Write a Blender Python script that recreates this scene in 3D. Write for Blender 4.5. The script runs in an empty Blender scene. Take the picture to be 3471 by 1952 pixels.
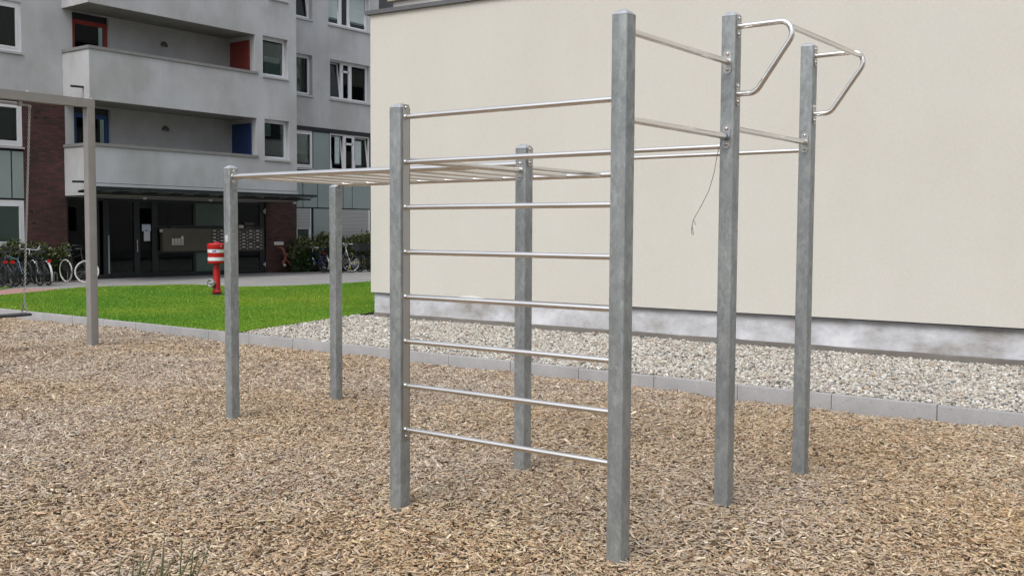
import bpy, math, random
import numpy as np
from mathutils import Vector, Matrix
random.seed(7)
rng = np.random.RandomState(11)
sc = bpy.context.scene
COL = sc.collection
R = math.radians

# ------------------------------------------------------------------ materials
def nodes(name):
    m = bpy.data.materials.new(name); m.use_nodes = True
    nt = m.node_tree; return m, nt, nt.nodes['Principled BSDF']

def ramp(nt, fac, stops):
    r = nt.nodes.new('ShaderNodeValToRGB'); e = r.color_ramp.elements
    while len(e) < len(stops): e.new(0.5)
    for i, (p, c) in enumerate(stops):
        e[i].position = p; e[i].color = (*c, 1)
    nt.links.new(fac, r.inputs['Fac']); return r.outputs['Color']

def coords(nt, scale=(1, 1, 1)):
    t = nt.nodes.new('ShaderNodeTexCoord'); mp = nt.nodes.new('ShaderNodeMapping')
    mp.inputs['Scale'].default_value = scale
    nt.links.new(t.outputs['Object'], mp.inputs['Vector']); return mp.outputs['Vector']

def noise(nt, vec, scale, detail=4, rough=0.55, dist=0.0):
    n = nt.nodes.new('ShaderNodeTexNoise'); n.inputs['Scale'].default_value = scale
    n.inputs['Detail'].default_value = detail; n.inputs['Roughness'].default_value = rough
    n.inputs['Distortion'].default_value = dist
    nt.links.new(vec, n.inputs['Vector']); return n.outputs['Fac']

def mix(nt, fac, a, b, mode='MIX'):
    x = nt.nodes.new('ShaderNodeMix'); x.data_type = 'RGBA'; x.blend_type = mode
    for s, v in (('Factor', fac), ('A', a), ('B', b)):
        sock = [i for i in x.inputs if i.name == s and (i.type == 'VALUE' if s == 'Factor' else i.type == 'RGBA')][0]
        if hasattr(v, 'is_output'): nt.links.new(v, sock)
        else: sock.default_value = v if s == 'Factor' else (*v, 1)
    return [o for o in x.outputs if o.type == 'RGBA'][0]

def bump(nt, b, h, strength, dist=0.01):
    n = nt.nodes.new('ShaderNodeBump'); n.inputs['Strength'].default_value = strength
    n.inputs['Distance'].default_value = dist
    nt.links.new(h, n.inputs['Height']); nt.links.new(n.outputs['Normal'], b.inputs['Normal'])

def simple(name, col, rough=0.6, metal=0.0, var=0.15, scale=6.0, bmp=0.0, bscale=60.0, sc3=(1, 1, 1)):
    m, nt, b = nodes(name)
    v = coords(nt, sc3); n = noise(nt, v, scale)
    lo = tuple(c * (1 - var) for c in col); hi = tuple(min(1, c * (1 + var)) for c in col)
    nt.links.new(ramp(nt, n, [(0.3, lo), (0.7, hi)]), b.inputs['Base Color'])
    b.inputs['Roughness'].default_value = rough; b.inputs['Metallic'].default_value = metal
    if bmp: bump(nt, b, noise(nt, v, bscale, 3), bmp)
    return m

def galv():
    m, nt, b = nodes('galvanised steel')
    v = coords(nt, (1, 1, 0.55))
    n1 = noise(nt, v, 17, 4, 0.6, .35); n2 = noise(nt, v, 3.2, 3); n3 = noise(nt, v, 95, 2)
    c1 = ramp(nt, n1, [(0.33, (.315, .335, .335)), (0.52, (.348, .370, .372)), (0.70, (.405, .432, .436))])
    c2 = ramp(nt, n2, [(0.35, (.78, .79, .80)), (0.65, (1.0, 1.0, 1.0))])
    c3 = ramp(nt, n3, [(0.4, (.9, .9, .9)), (0.6, (1, 1, 1))])
    vo = nt.nodes.new('ShaderNodeTexVoronoi'); vo.inputs['Scale'].default_value = 42; nt.links.new(v, vo.inputs['Vector'])
    bw = nt.nodes.new('ShaderNodeRGBToBW'); nt.links.new(vo.outputs['Color'], bw.inputs[0])
    c4 = ramp(nt, bw.outputs[0], [(0.2, (.88, .885, .89)), (0.8, (1.09, 1.09, 1.085))])
    drip = noise(nt, coords(nt, (22, 22, .7)), 1.0, 3); c5 = ramp(nt, drip, [(0.32, (.95, .952, .95)), (0.5, (1, 1, 1))])
    nt.links.new(mix(nt, 1.0, mix(nt, 1.0, mix(nt, 1.0, mix(nt, 1.0, c1, c2, 'MULTIPLY'), c3, 'MULTIPLY'), c4, 'MULTIPLY'), c5, 'MULTIPLY'), b.inputs['Base Color'])
    b.inputs['Metallic'].default_value = 0.5
    nt.links.new(ramp(nt, n1, [(0.3, (.55,) * 3), (0.7, (.4,) * 3)]), b.inputs['Roughness'])
    bump(nt, b, n1, 0.08, 0.002)
    return m

def steel(name='brushed stainless steel', col=(.82, .80, .775), rough=0.16):
    m, nt, b = nodes(name)
    v = coords(nt); n2 = noise(nt, v, 3, 2)
    nt.links.new(ramp(nt, n2, [(0.35, tuple(c * .92 for c in col)), (0.65, col)]), b.inputs['Base Color'])
    nt.links.new(ramp(nt, n2, [(0.3, (rough * .9,) * 3), (0.7, (rough * 1.15,) * 3)]), b.inputs['Roughness'])
    b.inputs['Metallic'].default_value = 1.0
    return m

def attr_mat(name, rough=0.85, spec=0.3, detail=None, hue=None):
    m, nt, b = nodes(name)
    a = nt.nodes.new('ShaderNodeAttribute'); a.attribute_name = 'tint'
    c = a.outputs['Color']
    if detail:
        v = coords(nt); n = noise(nt, v, detail[0], 3)
        c = mix(nt, 1.0, c, ramp(nt, n, [(0.3, (detail[1],) * 3), (0.7, (detail[2],) * 3)]), 'MULTIPLY')
    if hue:
        v = coords(nt); n = noise(nt, v, hue[0], 2)
        c = mix(nt, 1.0, c, ramp(nt, n, [(0.35, hue[1]), (0.65, hue[2])]), 'MULTIPLY')
    nt.links.new(c, b.inputs['Base Color'])
    b.inputs['Roughness'].default_value = rough
    b.inputs['Specular IOR Level'].default_value = spec
    return m

def plaster(name, base, stain, streak=0.5, bmp=0.25):
    m, nt, b = nodes(name)
    v = coords(nt); vs = coords(nt, (.9, .9, 0.2))
    big = noise(nt, v, 0.55, 5, 0.62); st = noise(nt, vs, 1.5, 5, 0.65); fine = noise(nt, v, 26, 4, 0.7)
    c = ramp(nt, big, [(0.38, stain), (0.60, base)])
    s = ramp(nt, st, [(0.36, (1 - streak * .35,) * 3), (0.6, (1, 1, 1))])
    f = ramp(nt, fine, [(0.3, (.93,) * 3), (0.7, (1.0,) * 3)])
    nt.links.new(mix(nt, 1.0, mix(nt, 1.0, c, s, 'MULTIPLY'), f, 'MULTIPLY'), b.inputs['Base Color'])
    b.inputs['Roughness'].default_value = 0.9
    bump(nt, b, noise(nt, v, 120, 3), bmp, 0.004)
    return m

def kerb_mat():
    m, nt, b = nodes('kerb concrete with pores')
    v = coords(nt); n1 = noise(nt, v, 1.7, 5, .65); n2 = noise(nt, v, 70, 3, .7)
    vo = nt.nodes.new('ShaderNodeTexVoronoi'); vo.inputs['Scale'].default_value = 16; nt.links.new(v, vo.inputs['Vector'])
    c = ramp(nt, n1, [(0.3, (.25, .247, .25)), (0.55, (.31, .305, .305)), (0.75, (.36, .355, .35))])
    c = mix(nt, 1.0, c, ramp(nt, n2, [(0.3, (.88,) * 3), (0.7, (1.05,) * 3)]), 'MULTIPLY')
    c = mix(nt, 1.0, c, ramp(nt, vo.outputs['Distance'], [(0.05, (.45, .44, .43)), (0.12, (1, 1, 1))]), 'MULTIPLY')
    nt.links.new(c, b.inputs['Base Color']); b.inputs['Roughness'].default_value = .9; bump(nt, b, n2, .3, .004); return m

def brick():
    m, nt, b = nodes('dark clinker brick')
    t = nt.nodes.new('ShaderNodeTexCoord'); sx = nt.nodes.new('ShaderNodeSeparateXYZ'); cx = nt.nodes.new('ShaderNodeCombineXYZ')
    nt.links.new(t.outputs['Object'], sx.inputs[0])
    ad = nt.nodes.new('ShaderNodeMath'); nt.links.new(sx.outputs['X'], ad.inputs[0]); nt.links.new(sx.outputs['Y'], ad.inputs[1])
    nt.links.new(ad.outputs[0], cx.inputs['X']); nt.links.new(sx.outputs['Z'], cx.inputs['Y'])
    br = nt.nodes.new('ShaderNodeTexBrick'); br.inputs['Scale'].default_value = 1.0
    br.inputs['Brick Width'].default_value = 0.25; br.inputs['Row Height'].default_value = 0.0755
    br.inputs['Mortar Size'].default_value = 0.008; br.inputs['Mortar Smooth'].default_value = 0.2
    br.inputs['Color1'].default_value = (.052, .026, .025, 1); br.inputs['Color2'].default_value = (.105, .042, .037, 1)
    br.inputs['Mortar'].default_value = (.028, .024, .024, 1); br.inputs['Bias'].default_value = -0.1
    nt.links.new(cx.outputs[0], br.inputs['Vector'])
    n = noise(nt, t.outputs['Object'], 1.3, 4)
    c = mix(nt, 1.0, br.outputs['Color'], ramp(nt, n, [(0.3, (.75, .75, .8)), (0.7, (1.25, 1.15, 1.1))]), 'MULTIPLY')
    nt.links.new(c, b.inputs['Base Color']); b.inputs['Roughness'].default_value = 0.85
    bump(nt, b, br.outputs['Fac'], -0.4, 0.006)
    return m

def glass(name, tint=(.74, .80, .78), ior=1.5):
    m, nt, b = nodes(name); nt.nodes.remove(b)
    out = nt.nodes['Material Output']
    tr = nt.nodes.new('ShaderNodeBsdfTransparent'); tr.inputs[0].default_value = (*tint, 1)
    gl = nt.nodes.new('ShaderNodeBsdfGlossy'); gl.inputs['Roughness'].default_value = 0.015
    gl.inputs[0].default_value = (.9, .95, .95, 1)
    lw = nt.nodes.new('ShaderNodeFresnel'); lw.inputs[0].default_value = ior
    n = noise(nt, coords(nt), 1.1, 1); bp = nt.nodes.new('ShaderNodeBump'); bp.inputs['Strength'].default_value = 0.05
    bp.inputs['Distance'].default_value = 0.02
    nt.links.new(n, bp.inputs['Height']); nt.links.new(bp.outputs[0], gl.inputs['Normal'])
    mx = nt.nodes.new('ShaderNodeMixShader')
    nt.links.new(lw.outputs[0], mx.inputs[0]); nt.links.new(tr.outputs[0], mx.inputs[1]); nt.links.new(gl.outputs[0], mx.inputs[2])
    nt.links.new(mx.outputs[0], out.inputs[0]); return m

M = {}
M['galv'] = galv()
M['cap'] = simple('bright galvanised cap', (.40, .42, .44), .42, .5, .18, 25, .1, 90)
M['steel'] = steel()
M['flange'] = steel('satin steel flange', (.50, .49, .47), .36)
M['swingpaint'] = simple('warm grey painted steel', (.255, .243, .228), .55, .1, .07, 5, .03, 90)
M['chain'] = steel('dull chain steel', (.42, .41, .40), .4)
M['rubber'] = simple('black rubber', (.03, .03, .033), .55, 0, .2, 20)
M['kerb'] = kerb_mat()
M['plinth'] = None
M['grey'] = plaster('grey facade plaster', (.53, .54, .56), (.44, .44, .44), .26)
M['greylight'] = plaster('light grey reveal plaster', (.52, .52, .54), (.45, .45, .46), .2)
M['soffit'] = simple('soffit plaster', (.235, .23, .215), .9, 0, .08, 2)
M['greydark'] = simple('dark slate cladding', (.10, .095, .10), .7, 0, .2, 2)
M['beige'] = plaster('cream facade plaster', (.595, .578, .526), (.575, .557, .503), .05, .35)
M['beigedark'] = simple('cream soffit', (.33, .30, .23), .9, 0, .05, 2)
M['siding'] = simple('pale siding', (.74, .73, .69), .7, 0, .05, 3)
M['brick'] = brick()
M['sheet'] = simple('zinc sheet flashing', (.125, .127, .135), .5, .3, .12, 3, .05, 40)
M['coping'] = simple('grey brown sheet coping', (.26, .255, .25), .5, .2, .1, 4)
M['white'] = simple('white window plastic', (.72, .73, .76), .35, 0, .04, 3)
M['sill'] = simple('aluminium sill', (.55, .55, .55), .4, .5, .05, 3)
M['anth'] = simple('anthracite frame', (.017, .021, .025), .4, .1, .2, 3)
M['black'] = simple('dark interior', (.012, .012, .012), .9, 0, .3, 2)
M['panel'] = simple('pale green glass panel', (.27, .325, .32), .22, 0, .06, .9)
M['glass'] = glass('window glass')
M['glassdk'] = glass('storefront glass', (.35, .4, .38), 1.34)
M['blind_or_reflection'] = simple('pale blind', (.45, .53, .53), .8, 0, .1, 40, 0, 60, (.02, .02, 1))
M['curtain'] = simple('grey green curtain', (.22, .27, .27), .9, 0, .5, 9, 0, 60, (1, 1, .02))
M['shutter'] = None
M['red'] = simple('red painted panel', (.19, .03, .024), .5, 0, .12, 1.2)
M['redf'] = simple('red door frame', (.30, .03, .025), .45, 0, .1, 2)
M['blue'] = simple('blue painted panel', (.012, .034, .115), .5, 0, .12, 1.2)
M['bluef'] = simple('blue door frame', (.015, .06, .20), .45, 0, .1, 2)
M['mail'] = simple('olive grey metal', (.115, .108, .085), .45, .4, .1, 2)
M['maildk'] = simple('dark mail flap', (.085, .078, .07), .45, .4, .12, 3)
M['label'] = simple('paper label', (.72, .72, .70), .7, 0, .05, 9)
M['silver'] = steel('bright metal', (.7, .7, .7), .3)
M['paper'] = simple('bluish paper', (.58, .62, .78), .7, 0, .04, 9)
M['paper2'] = simple('white paper', (.68, .69, .76), .7, 0, .03, 9)
M['canglass'] = simple('canopy glass', (.17, .215, .20), .15, 0, .25, 1.5)
M['olive'] = simple('olive soffit board', (.085, .08, .058), .8, 0, .2, 2)
M['greenpane'] = simple('opaque green pane', (.085, .14, .115), .3, 0, .25, .8)
M['rust'] = simple('red brown pipe paint', (.21, .07, .045), .45, 0, .15, 9)
M['hred'] = simple('hydrant red enamel', (.44, .012, .012), .35, 0, .08, 6)
M['hwhite'] = simple('hydrant white enamel', (.66, .69, .71), .4, 0, .05, 8)
M['hblue'] = simple('hydrant blue mark', (.03, .04, .30), .5, 0, .05, 8)
M['castiron'] = simple('dark cast iron', (.03, .018, .017), .6, .3, .3, 20)
M['alu'] = simple('cast aluminium', (.50, .51, .51), .38, .8, .15, 20)
M['tyre'] = simple('tyre rubber', (.02, .02, .021), .8, 0, .2, 20)
M['tyrew'] = simple('pale tyre', (.62, .60, .56), .7, 0, .08, 20)
M['bblack'] = simple('bicycle black', (.014, .015, .018), .35, .1, .2, 9)
M['bwhite'] = simple('bicycle white', (.66, .67, .68), .35, 0, .05, 9)
M['bblue'] = simple('bicycle pale blue', (.12, .18, .26), .4, .2, .1, 9)
M['bpurple'] = simple('bicycle purple blue', (.04, .05, .19), .35, .1, .1, 9)
M['chrome'] = steel('chrome', (.75, .76, .78), .2)
M['rimdk'] = steel('dull rim metal', (.16, .165, .17), .45)
M['refl'] = simple('red reflector', (.55, .015, .015), .3, 0, .05, 9)
M['yellow'] = simple('yellow plastic', (.48, .42, .03), .5, 0, .05, 9)
M['basket'] = simple('dark basket weave', (.03, .032, .035), .8, 0, .3, 60)
M['lampglass'] = simple('lamp glass', (.6, .6, .57), .4, 0, .05, 9)  # plain pale lamp glass, emits nothing
M['lampdk'] = simple('dark wall lamp', (.10, .10, .095), .5, .2, .1, 9)
M['leaf'] = attr_mat('laurel leaf', .38, .5)
M['twig'] = simple('twig bark', (.05, .04, .025), .9, 0, .2, 20)
M['stem'] = simple('green stem', (.11, .125, .06), .7, 0, .3, 12)
M['chip'] = attr_mat('wood chip', .9, .2, (70, .8, 1.08), (.35, (1.0, .98, .98), (1.0, .91, .80)))
M['pebble'] = attr_mat('pebble', .75, .3, (60, .85, 1.06))
M['grass'] = attr_mat('grass blade', .6, .25, None, (.32, (.62, .84, .8), (1.18, 1.03, 1.1)))
M['cord'] = simple('grey cord', (.10, .11, .13), .8, 0, .2, 60)
M['cordblue'] = simple('blue cord', (.12, .22, .33), .8, 0, .2, 60)
M['sticker'] = simple('pale sticker', (.50, .53, .55), .5, 0, .1, 60)

def special():
    # lower plinth: bluish white slurry with brown damp stains
    m, nt, b = nodes('slurry coated plinth')
    v = coords(nt, (1, 1, 1.6)); n1 = noise(nt, v, 1.2, 7, .66, .12); n2 = noise(nt, v, 9, 5, .7)
    c = ramp(nt, n1, [(0.34, (.30, .285, .27)), (0.45, (.44, .44, .45)), (0.54, (.53, .54, .57)), (0.64, (.66, .67, .70))])
    nt.links.new(mix(nt, 1.0, c, ramp(nt, n2, [(0.3, (.9,) * 3), (0.7, (1.04,) * 3)]), 'MULTIPLY'), b.inputs['Base Color'])
    b.inputs['Roughness'].default_value = .9; bump(nt, b, n2, .2, .01); M['plinth'] = m
    M['footing'] = simple('damp footing concrete', (.17, .155, .14), .9, 0, .2, 3, .3, 30)
    # roller shutter: horizontal slats
    m, nt, b = nodes('roller shutter slats')
    w = nt.nodes.new('ShaderNodeTexWave'); w.bands_direction = 'Z'; w.inputs['Scale'].default_value = 5.6
    nt.links.new(coords(nt), w.inputs['Vector'])
    nt.links.new(ramp(nt, w.outputs['Fac'], [(0.05, (.22, .23, .235)), (0.3, (.37, .38, .385))]), b.inputs['Base Color'])
    bump(nt, b, w.outputs['Fac'], .6, .01); b.inputs['Roughness'].default_value = .5; M['shutter'] = m
    # chip bed underlay
    m, nt, b = nodes('wood chip underlay')
    v = coords(nt, (1, 1, 1)); n1 = noise(nt, v, 30, 5, .7, 1.5); n2 = noise(nt, v, .5, 3)
    c = ramp(nt, n1, [(0.3, (.06, .042, .028)), (0.5, (.20, .145, .095)), (0.68, (.36, .285, .20))])
    nt.links.new(mix(nt, 1.0, c, ramp(nt, n2, [(0.3, (.85,) * 3), (0.7, (1.05,) * 3)]), 'MULTIPLY'), b.inputs['Base Color'])
    b.inputs['Roughness'].default_value = .95; bump(nt, b, n1, 1.0, .02); M['chipbed'] = m
    m, nt, b = nodes('gravel underlay')
    v = coords(nt); n1 = noise(nt, v, 34, 4, .7)
    nt.links.new(ramp(nt, n1, [(0.3, (.09, .08, .07)), (0.65, (.38, .36, .33))]), b.inputs['Base Color'])
    b.inputs['Roughness'].default_value = .95; bump(nt, b, n1, .8, .02); M['gravelbed'] = m
    m, nt, b = nodes('lawn soil')
    v = coords(nt); n1 = noise(nt, v, .9, 5, .6, .4); n2 = noise(nt, v, 60, 3)
    c = ramp(nt, n1, [(0.3, (.06, .17, .008)), (0.5, (.10, .22, .012)), (0.7, (.16, .25, .022))])
    nt.links.new(mix(nt, 1.0, c, ramp(nt, n2, [(0.3, (.6,) * 3), (0.7, (1.1,) * 3)]), 'MULTIPLY'), b.inputs['Base Color'])
    b.inputs['Roughness'].default_value = .95; bump(nt, b, n2, .8, .03); M['lawn'] = m
    m, nt, b = nodes('grey paving')
    v = coords(nt); n1 = noise(nt, v, .8, 5, .6); n2 = noise(nt, v, 55, 3, .7)
    br = nt.nodes.new('ShaderNodeTexBrick'); br.inputs['Scale'].default_value = 1; br.inputs['Brick Width'].default_value = .4
    br.inputs['Row Height'].default_value = .4; br.offset = 0; br.inputs['Mortar Size'].default_value = .008
    br.inputs['Color1'].default_value = (.9, .9, .9, 1); br.inputs['Color2'].default_value = (1, 1, 1, 1); br.inputs['Mortar'].default_value = (.55, .55, .55, 1)
    nt.links.new(v, br.inputs['Vector'])
    c = ramp(nt, n1, [(0.3, (.235, .23, .225)), (0.7, (.315, .31, .30))])
    c = mix(nt, 1.0, c, ramp(nt, n2, [(0.3, (.82,) * 3), (0.7, (1.08,) * 3)]), 'MULTIPLY')
    nt.links.new(mix(nt, 1.0, c, br.outputs['Color'], 'MULTIPLY'), b.inputs['Base Color'])
    b.inputs['Roughness'].default_value = .9; M['paving'] = m
    m, nt, b = nodes('red paving brick')
    v = coords(nt); n1 = noise(nt, v, 20, 3)
    nt.links.new(ramp(nt, n1, [(0.3, (.27, .15, .125)), (0.7, (.36, .22, .19))]), b.inputs['Base Color'])
    b.inputs['Roughness'].default_value = .9; M['redpave'] = m
    M['ground'] = simple('bare ground', (.16, .15, .13), .95, 0, .2, .4)
special()

# ------------------------------------------------------------------ mesh helper
class MB:
    def __init__(s): s.v = []; s.f = []; s.m = []
    def add(s, vs, fs, mi=0):
        o = len(s.v); s.v += [tuple(x) for x in vs]; s.f += [tuple(i + o for i in f) for f in fs]; s.m += [mi] * len(fs)
    def box(s, a, b, mi=0):
        (x0, y0, z0), (x1, y1, z1) = a, b
        x0, x1 = min(x0, x1), max(x0, x1); y0, y1 = min(y0, y1), max(y0, y1); z0, z1 = min(z0, z1), max(z0, z1)
        s.add([(x0, y0, z0), (x1, y0, z0), (x1, y1, z0), (x0, y1, z0), (x0, y0, z1), (x1, y0, z1), (x1, y1, z1), (x0, y1, z1)],
              [(0, 3, 2, 1), (4, 5, 6, 7), (0, 1, 5, 4), (1, 2, 6, 5), (2, 3, 7, 6), (3, 0, 4, 7)], mi)
        return s
    def hexa(s, b, t, mi=0):   # bottom quad, top quad (same winding, ccw from above)
        s.add(list(b) + list(t), [(0, 3, 2, 1), (4, 5, 6, 7), (0, 1, 5, 4), (1, 2, 6, 5), (2, 3, 7, 6), (3, 0, 4, 7)], mi); return s
    def prism(s, poly, z0, z1, mi=0):
        n = len(poly)
        s.add([(x, y, z0) for x, y in poly] + [(x, y, z1) for x, y in poly],
              [tuple(range(n))[::-1], tuple(range(n, 2 * n))] + [(i, (i + 1) % n, n + (i + 1) % n, n + i) for i in range(n)], mi); return s
    def poly(s, pts, mi=0): s.add(pts, [tuple(range(len(pts)))], mi); return s
    def tube(s, pts, r, n=10, mi=0, caps=True, closed=False):
        P = [Vector(p) for p in pts]; N = len(P); rs = r if isinstance(r, (list, tuple)) else [r] * N
        T = []
        for i in range(N):
            if closed: t = P[(i + 1) % N] - P[i - 1]
            else: t = P[min(i + 1, N - 1)] - P[max(i - 1, 0)]
            T.append(t.normalized())
        up = Vector((0, 0, 1)) if abs(T[0].z) < .9 else Vector((1, 0, 0))
        a = (up - T[0] * up.dot(T[0])).normalized(); vs = []
        for i in range(N):
            a = (a - T[i] * a.dot(T[i])).normalized(); b = T[i].cross(a)
            for k in range(n):
                w = 2 * math.pi * k / n; vs.append(P[i] + (a * math.cos(w) + b * math.sin(w)) * rs[i])
        fs = []
        for i in range(N if closed else N - 1):
            j = (i + 1) % N
            for k in range(n): fs.append((i * n + k, i * n + (k + 1) % n, j * n + (k + 1) % n, j * n + k))
        if caps and not closed: fs += [tuple(range(n))[::-1], tuple(range((N - 1) * n, N * n))]
        s.add(vs, fs, mi); return s
    def lathe(s, prof, c=(0, 0, 0), axis=(0, 0, 1), n=24, mi=0):
        # prof = [(radius, height)], closed with caps if the radius is not zero
        ax = Vector(axis).normalized(); u = ax.orthogonal().normalized(); w = ax.cross(u); c = Vector(c); vs = []
        for r, h in prof:
            for k in range(n):
                t = 2 * math.pi * k / n; vs.append(c + ax * h + (u * math.cos(t) + w * math.sin(t)) * r)
        fs = []
        for i in range(len(prof) - 1):
            for k in range(n): fs.append((i * n + k, i * n + (k + 1) % n, (i + 1) * n + (k + 1) % n, (i + 1) * n + k))
        fs += [tuple(range(n))[::-1], tuple(range((len(prof) - 1) * n, len(prof) * n))]
        s.add(vs, fs, mi); return s
    def torus(s, c, axis, R0, r, n=36, k=8, mi=0):
        ax = Vector(axis).normalized(); u = ax.orthogonal().normalized(); w = ax.cross(u); c = Vector(c)
        pts = [c + (u * math.cos(2 * math.pi * i / n) + w * math.sin(2 * math.pi * i / n)) * R0 for i in range(n)]
        return s.tube(pts, r, k, mi, closed=True)
    def build(s, name, mats, parent=None, smooth=False, ang=40):
        off = Vector((0, 0, 0)); q = parent
        while q is not None: off += q.location; q = q.parent
        me = bpy.data.meshes.new(name)
        me.from_pydata([(x - off.x, y - off.y, z - off.z) for x, y, z in s.v], [], s.f)
        for mt in (mats if isinstance(mats, (list, tuple)) else [mats]): me.materials.append(M[mt] if isinstance(mt, str) else mt)
        me.polygons.foreach_set('material_index', s.m)
        if smooth:
            me.polygons.foreach_set('use_smooth', [True] * len(s.f)); me.update(); me.set_sharp_from_angle(angle=R(ang))
        me.update()
        o = bpy.data.objects.new(name, me); COL.objects.link(o)
        if parent is not None: o.parent = parent
        return o

def empty(name, loc, label, cat, group=None):
    o = bpy.data.objects.new(name, None); COL.objects.link(o); o.location = loc; o.empty_display_size = .2
    return tag(o, label, cat, group)
def tag(o, label=None, cat=None, group=None, kind=None):
    for k, v in (('label', label), ('category', cat), ('group', group), ('kind', kind)):
        if v: o[k] = v
    return o
def struct(o): o['kind'] = 'structure'; return o
def arc(c, r, a0, a1, n, ex, ez):
    c = Vector(c); ex = Vector(ex); ez = Vector(ez)
    return [c + ex * (r * math.cos(a0 + (a1 - a0) * i / n)) + ez * (r * math.sin(a0 + (a1 - a0) * i / n)) for i in range(n + 1)]
def fillet(pts, r, n=6):
    P = [Vector(p) for p in pts]; out = [P[0]]
    for i in range(1, len(P) - 1):
        a = (P[i - 1] - P[i]).normalized(); b = (P[i + 1] - P[i]).normalized()
        th = a.angle(b); d = r / math.tan(th / 2); A = P[i] + a * d; B = P[i] + b * d
        cen = P[i] + (a + b).normalized() * (r / math.sin(th / 2))
        for k in range(n + 1):
            t = k / n; q = A.lerp(B, t); out.append(cen + (q - cen).normalized() * r)
    out.append(P[-1]); return out

# ------------------------------------------------------------------ ground
def hz(x, y):
    return -.019 + (.012 * np.sin(1.3 * x + .7 * y) + .012 * np.sin(-.8 * x + 1.9 * y + 1.1) + .008 * np.sin(3.1 * x + 2.3 * y)
            + .006 * np.sin(5.2 * x - 4.1 * y + 2) + .005 * np.sin(7.7 * x + 6.1 * y + .4))
def sheet(name, poly, z, m):
    b = MB(); b.poly([(x, y, z) for x, y in poly]); return struct(b.build(name, m))
sheet('ground', [(-150, -150), (150, -150), (150, 150), (-150, 150)], -.09, 'ground')
g = MB(); nx, ny = 190, 150; xs = np.linspace(-24, 9, nx); ys = np.linspace(-14, 5.33, ny)
X, Y = np.meshgrid(xs, ys); Z = hz(X, Y) - .014
g.v = [tuple(t) for t in np.stack([X.ravel(), Y.ravel(), Z.ravel()], 1)]
g.f = [(j * nx + i, j * nx + i + 1, (j + 1) * nx + i + 1, (j + 1) * nx + i) for j in range(ny - 1) for i in range(nx - 1)]
g.m = [0] * len(g.f)
struct(g.build('chip_bed', 'chipbed', smooth=True))
kb = MB()
x = -24.15
while x < 9:
    x1 = x + .993; jz = random.uniform(-.003, .003); jy = random.uniform(-.003, .003)
    prof = [(5.31, -.12), (5.31, .120), (5.317, .130), (5.326, .133), (5.376, .133), (5.388, .128), (5.39, .118), (5.39, -.12)]
    n = len(prof); vs = [(x, a + jy, b + jz) for a, b in prof] + [(x1, a + jy, b + jz) for a, b in prof]
    kb.add(vs, [tuple(range(n)), tuple(range(n, 2 * n))[::-1]] + [(i, n + i, n + (i + 1) % n, (i + 1) % n) for i in range(n)])
    x += 1.0
struct(kb.build('kerb', 'kerb', smooth=True, ang=35))
LAWN = [(-8.46, 5.40), (-9.05, 7.5), (-9.6, 9.5), (-10.9, 14), (-12, 18.6), (-17.8, 17.7), (-17.6, 16.1), (-17.9, 14.6), (-18.4, 13.2), (-20.4, 12.9),
        (-21.0, 11.3), (-21.1, 10.2), (-20.7, 9.2), (-19.6, 7.2), (-18.5, 5.4)]
sheet('pavement', [(-45, 5.39), (12, 5.39), (12, 45), (-45, 45)], .108, 'paving')
sheet('gravel_bed', [(-8.46, 5.39), (9, 5.39), (9, 8.9), (-9.0, 8.9), (-9.05, 7.5)], .112, 'gravelbed')
sheet('lawn', LAWN, .124, 'lawn')
sheet('lawn', [(-22.9, 9.15), (-23.6, 9.2), (-24.2, 8.5), (-24, 6), (-22.2, 6), (-22.0, 8.2)], .124, 'lawn')
sheet('path', [(-18.5, 5.4), (-19.62, 7.2), (-20.72, 9.2), (-21.1, 10.2), (-21.5, 9.8), (-22.5, 9.05), (-22.0, 8.3), (-21.5, 5.4)], .116, 'redpave')
ed = MB()
for (a, b) in (((-8.46, 5.40), (-9.05, 7.5)), ((-9.05, 7.5), (-9.6, 9.5)), ((-9.6, 9.5), (-10.9, 14))):
    d = Vector((b[0] - a[0], b[1] - a[1])).normalized(); nrm = (d.y * .012, -d.x * .012)
    ed.prism([a, b, (b[0] + nrm[0], b[1] + nrm[1]), (a[0] + nrm[0], a[1] + nrm[1])][::-1], .05, .145)
struct(ed.build('lawn_edging', 'castiron'))

# camera ------------------------------------------------------------
CAM = Vector((4.3417, -4.604, 1.7409)); yaw, pitch, roll, F = .6461, -.0568, .0057, 3446.2
fw = Vector((-math.sin(yaw) * math.cos(pitch), math.cos(yaw) * math.cos(pitch), math.sin(pitch)))
rt = Vector((math.cos(yaw), math.sin(yaw), 0)); up = rt.cross(fw)
Rr = rt * math.cos(roll) + up * math.sin(roll); Uu = -rt * math.sin(roll) + up * math.cos(roll)
cd = bpy.data.cameras.new('camera'); cam = bpy.data.objects.new('camera', cd); COL.objects.link(cam)
cd.sensor_width = 36; cd.lens = F / 3471 * 36; cd.clip_end = 600; cd.sensor_fit = 'HORIZONTAL'
cam.matrix_world = Matrix(((Rr.x, Uu.x, -fw.x, CAM.x), (Rr.y, Uu.y, -fw.y, CAM.y), (Rr.z, Uu.z, -fw.z, CAM.z), (0, 0, 0, 1)))
sc.camera = cam

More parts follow.
